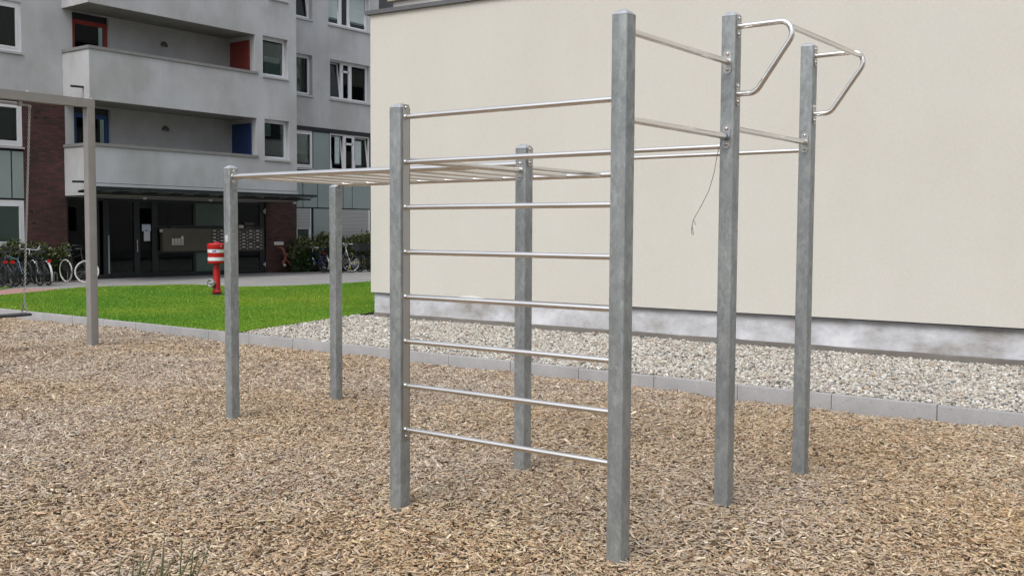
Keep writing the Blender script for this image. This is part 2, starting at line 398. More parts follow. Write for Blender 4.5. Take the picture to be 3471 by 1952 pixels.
# ---- loose ground cover (numpy meshes) ----------------------------
def in_view(x, y, m=.13):
    dx = x - CAM.x; dy = y - CAM.y
    d = dx * fw.x + dy * fw.y; lat = dx * rt.x + dy * rt.y
    return (d > 3.6) & (np.abs(lat) < d * (.504 + .03) + m * 6)
def np_mesh(name, V, faces_n, idx, tint, mat, smooth=False):
    me = bpy.data.meshes.new(name)
    me.vertices.add(len(V)); me.vertices.foreach_set('co', V.astype(np.float32).ravel())
    nf = len(idx) // faces_n
    me.loops.add(len(idx)); me.loops.foreach_set('vertex_index', idx.astype(np.int32))
    me.polygons.add(nf); me.polygons.foreach_set('loop_start', np.arange(0, len(idx), faces_n, dtype=np.int32))
    try: me.polygons.foreach_set('loop_total', np.full(nf, faces_n, dtype=np.int32))
    except Exception: pass
    if smooth: me.polygons.foreach_set('use_smooth', np.ones(nf, dtype=bool))
    a = me.attributes.new('tint', 'FLOAT_COLOR', 'POINT')
    a.data.foreach_set('color', np.concatenate([tint, np.ones((len(tint), 1))], 1).astype(np.float32).ravel())
    me.materials.append(M[mat]); me.update(calc_edges=True); me.validate()
    o = bpy.data.objects.new(name, me); COL.objects.link(o); return o
def rotm(yaw, pit, rol):
    cy, sy, cp, sp, cr, sr = np.cos(yaw), np.sin(yaw), np.cos(pit), np.sin(pit), np.cos(rol), np.sin(rol)
    return np.stack([np.stack([cy * cp, cy * sp * sr - sy * cr, cy * sp * cr + sy * sr], -1),
                     np.stack([sy * cp, sy * sp * sr + cy * cr, sy * sp * cr - cy * sr], -1),
                     np.stack([-sp, cp * sr, cp * cr], -1)], -2)
A_, B_, C_, D_, H_ = 1.5865, 1.29, 1.2939, 3.3297, .0467

def chips():
    N = 680000
    x = rng.uniform(-18.5, 5.2, N); y = rng.uniform(-3.2, 5.33, N)
    dist = np.hypot(x - CAM.x, y - CAM.y)
    keep = in_view(x, y) & (y < 5.30)
    p = np.where(dist < 7.5, 1.0, np.clip(1.0 - (dist - 7.5) / 14, .45, 1))
    keep &= rng.uniform(0, 1, N) < p
    x, y, dist = x[keep], y[keep], dist[keep]; n = len(x)
    grow = np.where(dist < 7.5, 1.0, 1 + (dist - 7.5) * .035)
    L = np.clip(rng.lognormal(math.log(.0335), .46, n), .010, .11) * grow
    Wd = np.clip(rng.lognormal(math.log(.0108), .44, n), .003, .034) * grow; Wd = np.minimum(Wd, L * .7)
    tw = rng.uniform(0, 1, n) < .0012; L = np.where(tw, rng.uniform(.09, .2, n), L); Wd = np.where(tw, .007, Wd)
    T = rng.uniform(.002, .006, n) * grow
    Rm = rotm(rng.uniform(0, 2 * np.pi, n), rng.normal(0, .26, n), rng.normal(0, .36, n))
    e0 = rng.uniform(.35, 1.0, n); e1 = rng.uniform(.35, 1.0, n); sk = rng.uniform(-.25, .25, n)
    s = np.array([[-1, -1], [1, -1], [1, 1], [-1, 1]])
    V = np.zeros((n, 8, 3))
    for k in range(8):
        sx, sy = s[k % 4]; wv = np.where(sx < 0, e0, e1)
        V[:, k, 0] = sx * L / 2 + sy * sk * Wd; V[:, k, 1] = sy * Wd / 2 * wv; V[:, k, 2] = (T / 2 if k >= 4 else -T / 2)
    V = np.einsum('nij,nkj->nki', Rm, V)
    z = hz(x, y) + np.abs(rng.normal(0, .009, n)) - .005 + T
    for px, py in ((0, 0), (A_, 0), (A_, B_), (A_, B_ + C_), (0, B_), (-D_, B_), (-D_, B_ + C_), (0, B_ + C_), (-9.74, 3.69)):
        dd = np.hypot(x - px - .05, y - py + .06); z += .006 * np.exp(-(dd / .16) ** 2)
    V += np.stack([x, y, z], 1)[:, None, :]
    fc = np.array([[4, 5, 6, 7], [0, 1, 5, 4], [1, 2, 6, 5], [2, 3, 7, 6], [3, 0, 4, 7]])
    idx = (np.arange(n)[:, None, None] * 8 + fc[None]).ravel()
    pal = np.array([(.39, .315, .235), (.47, .395, .30), (.54, .485, .41), (.36, .325, .285), (.285, .212, .15), (.42, .368, .31), (.19, .125, .08), (.66, .60, .50), (.08, .06, .045)])
    pr = np.array([.20, .20, .12, .13, .12, .12, .06, .03, .02])
    c = pal[rng.choice(len(pal), n, p=pr / pr.sum())] * rng.uniform(.9, 1.24, (n, 1)) * rng.uniform(.96, 1.04, (n, 3))
    wgt = np.clip(.30 + .11 * (x + .5) + .25 * np.sin(1.9 * x + 1.1 * y) + .2 * np.sin(.7 * x - 1.7 * y + 1) + rng.normal(0, .25, n), 0, 1)[:, None]
    c = c * (np.array([[.98, .985, .99]]) * (1 - wgt) + np.array([[1.0, .93, .80]]) * wgt)
    c[tw] *= .5
    o = np_mesh('wood_chips', V.reshape(-1, 3), 4, idx, np.repeat(c, 8, 0), 'chip')
    tag(o, kind='stuff'); tag(o, 'tan and brown wood chips covering the playground', 'wood chips')
chips()

def ico():
    t = (1 + 5 ** .5) / 2
    v = np.array([(-1, t, 0), (1, t, 0), (-1, -t, 0), (1, -t, 0), (0, -1, t), (0, 1, t), (0, -1, -t), (0, 1, -t), (t, 0, -1), (t, 0, 1), (-t, 0, -1), (-t, 0, 1)], float)
    f = np.array([(0, 11, 5), (0, 5, 1), (0, 1, 7), (0, 7, 10), (0, 10, 11), (1, 5, 9), (5, 11, 4), (11, 10, 2), (10, 7, 6), (7, 1, 8),
                  (3, 9, 4), (3, 4, 2), (3, 2, 6), (3, 6, 8), (3, 8, 9), (4, 9, 5), (2, 4, 11), (6, 2, 10), (8, 6, 7), (9, 8, 1)])
    return v / np.linalg.norm(v[0]), f
def pebbles():
    v, f = ico(); N = 125000
    x = rng.uniform(-9.6, 4.6, N); y = rng.uniform(5.40, 8.80, N)
    lim = np.interp(y, [5.4, 7.5, 9.5], [-8.46, -9.05, -9.6]) + .02
    k = (x > lim) & in_view(x, y, .2); x, y = x[k], y[k]; n = len(x)
    r = np.clip(rng.lognormal(math.log(.0130), .34, n), .006, .034)
    S = np.stack([r * rng.uniform(.9, 1.45, n), r * rng.uniform(.75, 1.1, n), r * rng.uniform(.5, .85, n)], 1)
    V = v[None] * S[:, None, :] * rng.uniform(.85, 1.12, (n, 12, 1))
    V = np.einsum('nij,nkj->nki', rotm(rng.uniform(0, 6.28, n), rng.normal(0, .35, n), rng.normal(0, .35, n)), V)
    z = .116 + np.abs(rng.normal(0, .010, n)) + .006 * np.sin(2.1 * x + y) + r * .3
    V += np.stack([x, y, z], 1)[:, None, :]
    idx = (np.arange(n)[:, None, None] * 12 + f[None]).ravel()
    pal = np.array([(.54, .51, .445), (.62, .60, .55), (.46, .425, .37), (.48, .38, .27), (.33, .31, .285), (.72, .71, .67), (.38, .29, .235), (.15, .145, .14)])
    pr = np.array([.24, .17, .19, .07, .14, .08, .04, .07])
    c = pal[rng.choice(len(pal), n, p=pr)] * rng.uniform(.70, .98, (n, 1))
    o = np_mesh('gravel', V.reshape(-1, 3), 3, idx, np.repeat(c, 12, 0), 'pebble', True)
    tag(o, 'pale rounded gravel strip between kerb and cream wall', 'gravel', kind='stuff')
pebbles()

def inside(x, y, poly):
    r = np.zeros(len(x), bool); j = len(poly) - 1
    for i in range(len(poly)):
        xi, yi = poly[i]; xj, yj = poly[j]
        r ^= ((yi > y) != (yj > y)) & (x < (xj - xi) * (y - yi) / (yj - yi + 1e-12) + xi); j = i
    return r
def grass():
    N = 620000
    x = rng.uniform(-21.4, -8.3, N); y = rng.uniform(5.34, 18.6, N)
    k = inside(x, y + .05 * rng.uniform(0, 1, N), LAWN) & in_view(x, y, .2); x, y = x[k], y[k]
    n = len(x); dist = np.hypot(x - CAM.x, y - CAM.y)
    patch = .5 + .5 * np.sin(1.1 * x + .6 * np.sin(1.7 * y)) * np.sin(.9 * y + .8 * np.sin(1.3 * x))
    h = rng.uniform(.022, .05, n) * (.8 + .5 * patch); w = rng.uniform(.004, .008, n) * (dist / 14)
    a = rng.uniform(0, 6.28, n); ln = rng.uniform(.1, .7, n) * h; la = rng.uniform(0, 6.28, n)
    V = np.zeros((n, 3, 3)); z = np.full(n, .122)
    V[:, 0] = np.stack([x + np.cos(a) * w, y + np.sin(a) * w, z], 1); V[:, 1] = np.stack([x - np.cos(a) * w, y - np.sin(a) * w, z], 1)
    V[:, 2] = np.stack([x + np.cos(la) * ln, y + np.sin(la) * ln, z + h], 1)
    pal = np.array([(.14, .295, .016), (.18, .33, .025), (.24, .355, .045), (.28, .345, .085), (.10, .22, .012)])
    c = pal[rng.choice(5, n, p=[.36, .34, .2, .05, .05])] * rng.uniform(.85, 1.15, (n, 1))
    o = np_mesh('grass', V.reshape(-1, 3), 3, np.arange(n * 3), np.repeat(c, 3, 0), 'grass')
    tag(o, 'short bright green lawn grass', 'grass', kind='stuff')
grass()

# ------------------------------------------------------------------ climbing frame
frame = empty('climbing_frame', (A_ / 2, B_, 0), 'galvanised steel climbing frame with ladder rungs, monkey bars and pull-up handles', 'climbing frame')
def rsq(cx, cy, h, r=.009, n=4):
    out = []
    for (sx, sy, a0) in ((1, 1, 0), (-1, 1, 90), (-1, -1, 180), (1, -1, 270)):
        for i in range(n):
            a = R(a0 + 90 * i / (n - 1)); out.append((cx + sx * (h - r) + r * math.cos(a), cy + sy * (h - r) + r * math.sin(a)))
    return out
def post(x, y, zt, label=None, cap=True):
    p = MB().prism(rsq(x, y, H_), -.12, zt).build('post', 'galv', frame, True, 25)
    if label: p['label'] = label
    c = MB(); rings = [(H_ + .001, 0), (H_ + .001, .003), (H_ * .90, .010), (H_ * .68, .020), (H_ * .38, .029), (H_ * .10, .032)]
    polys = [rsq(x, y, hh, hh * .22) for hh, _ in rings]; n = len(polys[0]); vs = []
    for pl_, (_, dz) in zip(polys, rings): vs += [(a, b, zt + dz) for a, b in pl_]
    fs = [(i * n + k, i * n + (k + 1) % n, (i + 1) * n + (k + 1) % n, (i + 1) * n + k) for i in range(len(rings) - 1) for k in range(n)]
    fs += [tuple(range(n))[::-1], tuple(range((len(rings) - 1) * n, len(rings) * n))]
    c.add(vs, fs); c.build('post_cap', 'cap', p, True, 30)
    # weep slot near the foot
    MB().box((x + H_, y - .012, .058), (x + H_ + .0025, y + .012, .064)).build('weep_slot', 'cap', p)
    return p
pts = dict(A=(0, 0, 2.4808), B=(A_, 0, 2.851), C=(A_, B_, 3.06), D=(A_, B_ + C_, 3.063), E=(0, B_, 2.3221), F=(-D_, B_, 2.2834), G=(-D_, B_ + C_, 2.163), H=(0, B_ + C_, 2.35))
P = {k: post(*v) for k, v in pts.items()}
# sticker on the far near-side monkey bar post
st = MB(); st.lathe([(.022, 0), (.022, .0015)], (-D_ - .002, B_ - H_ - .0005, 1.662), (0, -1, 0), 16); st.lathe([(.018, 0), (.018, .0018)], (-D_ - .002, B_ - H_ - .0005, 1.632), (0, -1, 0), 16)
st.build('sticker', 'sticker', P['F'])
def flange(bar, c, axis, tall=.145, wide=.05):
    ax = Vector(axis); side = Vector((0, 0, 1)).cross(ax); c = Vector(c); m = MB(); r = wide / 2; o = []
    for sgn, a0 in ((1, 0), (-1, 180)):
        for i in range(9):
            a = R(a0 + 180 * i / 8); o.append(c + side * (r * math.cos(a)) + Vector((0, 0, 1)) * (sgn * (tall / 2 - r) + r * math.sin(a)))
    n = len(o); m.add([p + ax * .0005 for p in o] + [p + ax * .005 for p in o], [tuple(range(n))[::-1], tuple(range(n, 2 * n))] + [(i, (i + 1) % n, n + (i + 1) % n, n + i) for i in range(n)])
    fl = m.build('flange', 'flange', bar, True, 30)
    for sg in (1, -1):
        MB().lathe([(.0115, .004), (.0115, .007), (.0095, .011), (.005, .0138), (.0015, .0145)], c + Vector((0, 0, sg * (tall / 2 - r))), ax, 14).build('bolt', 'flange', bar, True, 35)
def bar(name, a, b, r, fl=(), n=20, ends=None):
    a = Vector(a); b = Vector(b); d = (b - a).normalized(); L = (b - a).length
    k = max(2, int(L / .25)); m = MB().tube([a + d * (L * i / k) for i in range(k + 1)], r, n)
    # weld collars
    for q, s in ((a, 1), (b, -1)): m.tube([q, q + d * s * .003, q + d * s * .006], [r * 1.12, r * 1.08, r * 1.01], n)
    o = m.build(name, 'steel', frame, True, 50)
    if 'a' in fl: flange(o, a, d)
    if 'b' in fl: flange(o, b, -d)
    return o
# ladder with eight rungs welded to flat strips
for k in range(8):
    z = .5021 + .275 * k
    bar('ladder_rung', (H_ + .006, 0, z), (A_ - H_ - .006, 0, z), .0162)
for xx, s in ((H_, 1), (A_ - H_, -1)):
    m = MB(); m.box((xx, -.027, .44), (xx + s * .006, .027, .5021 + .275 * 7 + .075))
    o = m.build('ladder_strip', 'flange', frame)
    for z in (.46, 1.33, .5021 + .275 * 7 + .055):
        MB().lathe([(.0115, .005), (.0115, .009), (.0095, .0125), (.005, .0155), (.0015, .016)], (xx, 0, z), (s, 0, 0), 14).build('bolt', 'flange', o, True, 35)
bar('pull_up_bar', (A_, H_, 2.7804), (A_, B_ - H_, 2.7804), .019, 'ab')
bar('pull_up_bar', (A_, H_, 2.3243), (A_, B_ - H_, 2.3243), .019, 'ab')
bar('pull_up_bar', (A_, B_ + H_, 2.3816), (A_, B_ + C_ - H_, 2.3816), .019, 'ab')
bar('side_bar', (H_, B_, 2.269), (A_ - H_, B_, 2.269), .0165, 'ab')
bar('side_bar', (H_, B_ + C_, 2.3284), (A_ - H_, B_ + C_, 2.3284), .0165, 'ab')
bar('side_bar', (0, H_, 2.1669), (0, B_ - H_, 2.1669), .0185, 'ab')
bar('overhead_rail', (-D_ + H_, B_, 2.2119), (-H_, B_, 2.2119), .0255, 'ab')
bar('overhead_rail', (-D_ - .01, B_ + C_, 2.193), (-H_, B_ + C_, 2.2), .0255, 'b')
for k in range(10):
    xr = -.161 - .34 * k
    bar('overhead_rung', (xr, B_ + .022, 2.209), (xr, B_ + C_ - .022, 2.199), .0165)
for dy in (-.015, .018): MB().lathe([(.011, 0), (.011, .006), (.006, .011), (.0015, .012)], (-D_ + H_, B_ + C_ + dy, 2.13), (1, 0, 0), 12).build('bolt', 'flange', P['G'], True, 35)
# bent grip handles on the two tall posts, joined by a cross bar
def handle(y):
    path = fillet([(A_ + H_, y, 2.997), (A_ + .46, y, 2.997), (A_ + .165, y, 2.586), (A_ + H_, y, 2.586)], .075, 10)
    o = MB().tube(path, .0175, 20).build('grip_handle', 'steel', frame, True, 60)
    flange(o, (A_ + H_, y, 2.997), (1, 0, 0)); flange(o, (A_ + H_, y, 2.586), (1, 0, 0))
handle(B_); handle(B_ + C_)
MB().tube([(A_ + .372, B_ + C_ * t, 2.964) for t in (0, .25, .5, .75, 1)], .0172, 20).build('cross_bar', 'steel', frame, True, 60)

# cord tied to the lower pull-up bar
ce = empty('cord', (A_, B_ - .06, 2.3), 'thin grey cord knotted with a loop, dangling from the pull-up bar', 'cord')
yb = B_ - H_ - .028
c = [(1.565, yb, 2.33), (1.559, yb, 2.268), (1.548, yb, 2.248), (1.537, yb, 2.199), (1.522, yb, 2.108), (1.489, yb, 1.997), (1.443, yb, 1.911), (1.385, yb, 1.814),
     (1.374, yb, 1.773), (1.372, yb, 1.742), (1.377, yb - .003, 1.718), (1.387, yb - .004, 1.718), (1.383, yb - .004, 1.746), (1.375, yb - .002, 1.772), (1.385, yb - .003, 1.812), (1.402, yb - .003, 1.779)]
MB().tube(c, .0021, 6).build('line', 'cord', ce, True)
w = [(A_ + .0215 * math.cos(t), yb + .004 * t / 6.28 - .002, 2.3243 + .0215 * math.sin(t)) for t in np.linspace(1.2, 1.2 + 6.28 * 2.4, 40)] + [(1.575, yb, 2.30), (1.562, yb, 2.27)]
MB().tube(w, .0024, 6).build('knot', 'cordblue', ce, True)

# ------------------------------------------------------------------ swing frame and swing
XS = -9.74
sf = empty('swing_gantry', (XS, 3.69, 0), 'warm grey square-tube swing gantry left of the climbing frame', 'swing gantry')
MB().prism(rsq(XS, 3.69, .062, .01), -.1, 3.50).build('post', 'swingpaint', sf, True, 25)
MB().prism(rsq(XS, -.6, .062, .01), -.1, 3.50).build('post', 'swingpaint', sf, True, 25)
bm_ = MB(); pr = [(XS - .062, 3.502), (XS + .062, 3.502), (XS + .062, 3.626), (XS - .062, 3.626)]
bm_.add([(a, -.70, b) for a, b in pr] + [(a, 3.752, b) for a, b in pr], [(0, 1, 2, 3), (7, 6, 5, 4)] + [((i + 1) % 4, i, 4 + i, 4 + (i + 1) % 4) for i in range(4)])
bmo = bm_.build('beam', 'swingpaint', sf)
for yy in (3.45, 3.64, 3.72, 2.76, 1.2): MB().lathe([(.016, 0), (.016, .008), (.009, .016), (.002, .018)], (XS + .02, yy, 3.626), (0, 0, 1), 12).build('bolt', 'silver', bmo, True)
MB().tube([(XS, .90, 3.447), (XS, 2.0, 3.447), (XS, 2.80, 3.447)], .017, 12).build('swing_axle', 'swingpaint', sf, True)
for yy in (1.0, 2.66): MB().box((XS - .03, yy - .025, 3.425), (XS + .03, yy + .025, 3.502)).build('axle_bracket', 'swingpaint', sf)
sw = empty('swing', (XS, 2.3, .52), 'black rubber swing seat hanging on chains from the grey gantry', 'swing')
sm = MB()
pr = [(XS - .10, .512), (XS - .085, .500), (XS + .085, .500), (XS + .10, .512), (XS + .10, .528), (XS + .085, .538), (XS - .085, .538), (XS - .10, .528)]
n = len(pr); ysx = [2.02, 2.2, 2.45, 2.65, 2.718]
vs = [(a, yv, z - .006 * math.cos((yv - 2.37) * 4.2)) for yv in ysx for a, z in pr]
sm.add(vs, [tuple(range(n))[::-1], tuple(range((len(ysx) - 1) * n, len(ysx) * n))] + [(i * n + k, i * n + (k + 1) % n, (i + 1) * n + (k + 1) % n, (i + 1) * n + k) for i in range(len(ysx) - 1) for k in range(n)])
sm.build('seat', 'rubber', sw, True, 30)
def chain(ytop, ybot):
    m = MB(); zt, zb = 3.42, .70; nl = 92; L = (zt - zb) / nl
    def link(c, d, ax):
        d = d.normalized(); a = Vector(ax); p = []
        for k in range(10):
            t = 2 * math.pi * k / 10; p.append(c + d * (L * .68 * math.cos(t)) + a * (.0135 * math.sin(t)))
        m.tube(p, .0042, 5, closed=True)
    for i in range(nl):
        t = (i + .5) / nl; c = Vector((XS, ytop + (ybot - ytop) * t, zt + (zb - zt) * t))
        link(c, Vector((0, ybot - ytop, zb - zt)), (1, 0, 0) if i % 2 else (0, 1, 0))
    for s in (-1, 1):
        for i in range(6):
            t = (i + .5) / 6; link(Vector((XS + s * .055 * t, ybot + .012 * s * t, zb + (.54 - zb) * t)), Vector((s * .055, 0, .54 - zb)), (0, 1, 0) if i % 2 else (.95, 0, .3))
    m.lathe([(.003, -.02), (.02, -.015), (.02, .015), (.003, .02)], (XS, ytop, 3.435), (0, 1, 0), 10)
    return m.build('chain', 'chain', sw, True, 60)
chain(2.80, 2.665); chain(1.94, 2.075)

# ------------------------------------------------------------------ hydrant
hy = empty('fire_hydrant', (-15.9, 10.52, .13), 'red pillar fire hydrant with white bands standing on the lawn', 'fire hydrant')
hc = (-15.9, 10.52, .13); k_ = .00096
MB().lathe([(.16, .0), (.16, .0), (.155, .03), (.10, .06), (.10, .085)], hc, n=28).build('foot', 'castiron', hy, True)
MB().lathe([(.118, .085), (.118, .11), (.10, .125), (.088, .16), (.082, .5), (.080, .79)], hc, n=28).build('column', 'hred', hy, True)
hd = MB().lathe([(.10, .775), (.195, .782), (.20, .80), (.20, 1.12), (.21, 1.125), (.215, 1.14), (.212, 1.235), (.19, 1.255), (.05, 1.262), (.048, 1.285), (.035, 1.295)], hc, n=36).build('head', 'hred', hy, True, 30)
MB().lathe([(.2005, 1.035), (.203, 1.037), (.203, 1.113), (.2005, 1.115)], hc, n=36).build('white_band', 'hwhite', hd, True, 30)
MB().lathe([(.2005, .842), (.203, .844), (.203, .922), (.2005, .924)], hc, n=36).build('white_band', 'hwhite', hd, True, 30)
lg = MB(); dirc = math.atan2(CAM.y - 10.52, CAM.x + 15.9) + R(-14)
def onband(u, z): a = dirc + u / .2035; return (hc[0] + .2042 * math.cos(a), hc[1] + .2042 * math.sin(a), .13 + z)
for poly in ([(-.045, 1.055), (-.03, 1.05), (-.012, 1.066), (-.012, 1.09), (-.045, 1.098)], [(-.012, 1.066), (.010, 1.05), (.045, 1.052), (.045, 1.098), (.030, 1.094), (.008, 1.074), (-.012, 1.09)]):
    lg.poly([onband(-u, z) for u, z in poly])
lg.build('emblem', 'hblue', hd)
oc = MB(); oa = math.atan2(CAM.y - 10.52, CAM.x + 15.9) + R(-48); od = (math.cos(oa), math.sin(oa), 0)
oc.lathe([(.05, .05), (.05, .14), (.10, .145), (.106, .16), (.106, .20), (.085, .205), (.08, .19), (.03, .185), (.028, .215), (.02, .22)], (hc[0], hc[1], .13 + .315), od, 24)
oc.build('outlet_cap', 'alu', hy, True, 35)
MB().lathe([(.018, .19), (.018, .218), (.006, .222)], (hc[0], hc[1], .13 + 1.19), (math.cos(dirc + .75), math.sin(dirc + .75) , 0), 12).build('latch', 'sill', hd, True)
wd = MB()
for i in range(40):
    a = random.uniform(0, 6.28); r = random.uniform(.05, .28); hgt = random.uniform(.06, .16); x0, y0 = hc[0] + r * math.cos(a), hc[1] + r * math.sin(a); a2 = random.uniform(0, 6.28)
    wd.add([(x0 - .008, y0, .12), (x0 + .008, y0, .12), (x0 + .06 * math.cos(a2), y0 + .06 * math.sin(a2), .12 + hgt), (hc[0], hc[1], .12)], [(0, 1, 2), (3, 1, 0)])
tag(wd.build('weed_tuft', 'lawn'), 'tuft of taller grass and weeds round the hydrant foot', 'weeds', kind='stuff')

# ------------------------------------------------------------------ apartment building
X0, XF = -25.6, -24.13
ab = empty('apartment_building', (X0, 17, 0), 'grey apartment building with brick ground floor, balconies and a glazed entrance', 'building')
def wall(m, X, v0, v1, z0, z1, holes, dep, mi=0, mr=None, skip=0):
    mr = mi if mr is None else mr
    us = sorted({v0, v1} | {min(max(h[i], v0), v1) for h in holes for i in (0, 1)}); zs = sorted({z0, z1} | {min(max(h[i], z0), z1) for h in holes for i in (2, 3)})
    for a, b in zip(us, us[1:]):
        for c, d in zip(zs, zs[1:]):
            cu, cz = (a + b) / 2, (c + d) / 2
            if any(h[0] < cu < h[1] and h[2] < cz < h[3] for h in holes): continue
            m.add([(X, a, c), (X, b, c), (X, b, d), (X, a, d)], [(0, 1, 2, 3)], mi)
    for h in holes[skip:]:
        a, b, c, d = h; Xb = X - dep
        m.add([(X, a, c), (X, b, c), (X, b, d), (X, a, d), (Xb, a, c), (Xb, b, c), (Xb, b, d), (Xb, a, d)],
              [(0, 4, 5, 1), (1, 5, 6, 2), (2, 6, 7, 3), (3, 7, 4, 0)], mr)
RW = [(21.40, 22.28, 6.86, 8.38), (23.19, 25.38, 6.86, 8.38), (21.40, 22.28, 9.74, 11.3), (23.12, 25.37, 9.74, 11.3)]
m = MB(); wall(m, X0, 4, 25.9, 5.56, 13.5, RW + [(8.7, 10.93, 6.90, 8.35), (12.53, 13.76, 6.02, 8.38)], .26)
wall(m, X0, 12.24, 20.2, 2.72, 5.56, [(12.53, 13.77, 3.10, 5.50)], .22)
m.add([(X0, 25.9, 0), (X0 - 1.6, 25.9, 0), (X0 - 1.6, 25.9, 13.5), (X0, 25.9, 13.5)], [(0, 1, 2, 3)])
m.add([(X0, 4, 0), (X0 - 10, 4, 0), (X0 - 10, 4, 13.5), (X0, 4, 13.5)], [(3, 2, 1, 0)])
m.add([(X0, 4, 13.5), (X0 - 10, 4, 13.5), (X0 - 10, 25.9, 13.5), (X0, 25.9, 13.5)], [(3, 2, 1, 0)])
m.build('plaster_wall', 'grey', ab)
BW = MB(); m = BW; wall(m, X0, 4, 12.24, 0, 5.56, [(8.3, 10.93, 1.12, 5.46)], .2); m2 = MB(); wall(m2, X0, 19.98, 21.45, 0, 5.56, [], .2)
m.add([(X0, 12.24, 0), (X0 - .5, 12.24, 0), (X0 - .5, 12.24, 2.72), (X0, 12.24, 2.72)], [(0, 1, 2, 3)])
m2.add([(X0, 19.98, 0), (X0 - .5, 19.98, 0), (X0 - .5, 19.98, 2.72), (X0, 19.98, 2.72)], [(3, 2, 1, 0)])
wall(m2, X0, 21.45, 25.45, 0, .35, [], .2); m3 = MB(); wall(m3, X0, 25.45, 25.9, 0, 5.56, [], .2)
# a few bricks left out as vents
for v, z in ((11.30, 5.02), (11.40, 5.20), (11.62, 5.05), (11.20, 1.87), (11.12, 2.22), (20.47, 1.42), (20.16, 1.35)): (m if v < 15 else m2).box((X0 - .01, v - .06, z - .03), (X0 + .003, v + .06, z + .03), 1)
for q in (m, m2, m3): q.build('brick_wall', ['brick', 'black'], ab)
# slate coloured wall beyond the grey wall
m = MB(); m.box((X0 - 2, 25.95, 0), (X0 - 1.4, 40, 13.5)); m.build('slate_wall', 'greydark', ab)
# projecting balcony block
m = MB()
bal = [(12.2, 18.35, 7.06, 8.41), (12.2, 18.40, 4.19, 5.56)]
W1 = [(18.69, 19.81, 7.07, 8.44), (18.74, 19.85, 4.19, 5.57), (18.95, 19.80, 9.80, 11.2)]
wall(m, XF, 12.2, 20.2, 2.72, 13.5, bal + W1, .26, skip=len(bal))
for z0, z1 in ((2.72, 4.19), (5.56, 7.06), (8.41, 13.5)):
    m.add([(XF, 12.2, z0), (XF, 12.2, z1), (X0, 12.2, z1), (X0, 12.2, z0)], [(0, 1, 2, 3)])
m.add([(XF, 20.2, 2.72), (X0, 20.2, 2.72), (X0, 20.2, 13.5), (XF, 20.2, 13.5)], [(0, 1, 2, 3)])
for vv, z0, z1 in ((18.35, 5.9, 8.41), (18.40, 3.0, 5.56)): m.add([(XF, vv, z0), (X0, vv, z0), (X0, vv, z1), (XF, vv, z1)], [(3, 2, 1, 0)])
for z in (7.06, 4.19):   # parapet inner faces and floor
    m.add([(XF - .16, 12.36, z - 1.1), (XF - .16, 18.4, z - 1.1), (XF - .16, 18.4, z), (XF - .16, 12.36, z)], [(3, 2, 1, 0)])
    m.add([(X0, 12.36, z - 1.1), (XF - .16, 12.36, z - 1.1), (XF - .16, 12.36, z), (X0, 12.36, z)], [(3, 2, 1, 0)])
    m.add([(X0, 12.2, z - 1.08), (XF, 12.2, z - 1.08), (XF, 18.4, z - 1.08), (X0, 18.4, z - 1.08)], [(0, 1, 2, 3)])
bx = m.build('balcony_block', 'grey', ab)
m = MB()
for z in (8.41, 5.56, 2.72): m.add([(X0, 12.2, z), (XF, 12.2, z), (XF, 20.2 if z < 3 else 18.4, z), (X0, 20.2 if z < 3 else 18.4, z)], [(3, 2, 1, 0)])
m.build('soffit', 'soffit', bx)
for z in (7.06, 4.19):
    m = MB(); e = .035
    m.box((XF - .18, 12.2 - e, z + .003), (XF + e, 18.46, z + .095)); m.box((X0, 12.2 - e, z + .004), (XF - .182, 12.38, z + .094)); m.build('coping', 'coping', bx)
m = MB(); m.box((XF, 12.2 - .02, 2.985), (XF + .025, 20.22, 3.075)); m.build('drip_ledge', 'greylight', bx)
MB().box((XF, 12.2, 3.077), (XF + .006, 20.19, 3.093)).build('painted_shadow_line', 'anth', bx)  # dark strip painted in as the shadow line above the ledge
for z in (5.94, 3.12): MB().tube([(XF - .33, 12.2, z), (XF - .33, 11.80, z - .01)], .035, 10).build('drain_spout', 'anth', bx, True)
for vv, z in ((15.75, 7.84), (15.76, 5.06)):
    m = MB(); N = 14; vs = []
    for i in range(8):
        a = math.pi / 2 * i / 7; r = .13 * math.cos(a)
        for k in range(N):
            t = math.pi * k / (N - 1); vs.append((X0 + .14 * math.sin(t) * math.cos(a) + .004, vv + r * math.cos(t), z - .06 + .16 * math.sin(a)))
    m.add(vs, [(i * N + k, i * N + k + 1, (i + 1) * N + k + 1, (i + 1) * N + k) for i in range(7) for k in range(N - 1)] + [tuple(range(N))[::-1]])
    m.build('wall_lamp', 'lampdk', bx, True)
MB().box((XF - 1.30, 18.345, 5.98), (XF - .27, 18.30, 8.245)).build('side_panel', 'red', bx)['label'] = 'red panel at the end of the upper balcony'
MB().box((XF - 1.30, 18.395, 3.10), (XF - .27, 18.35, 5.40)).build('side_panel', 'blue', bx)['label'] = 'blue panel at the end of the lower balcony'
# ghost of a removed sign
MB().box((XF, 13.72, 3.55), (XF + .002, 13.84, 3.82)).build('plaster_patch', 'greylight', bx)

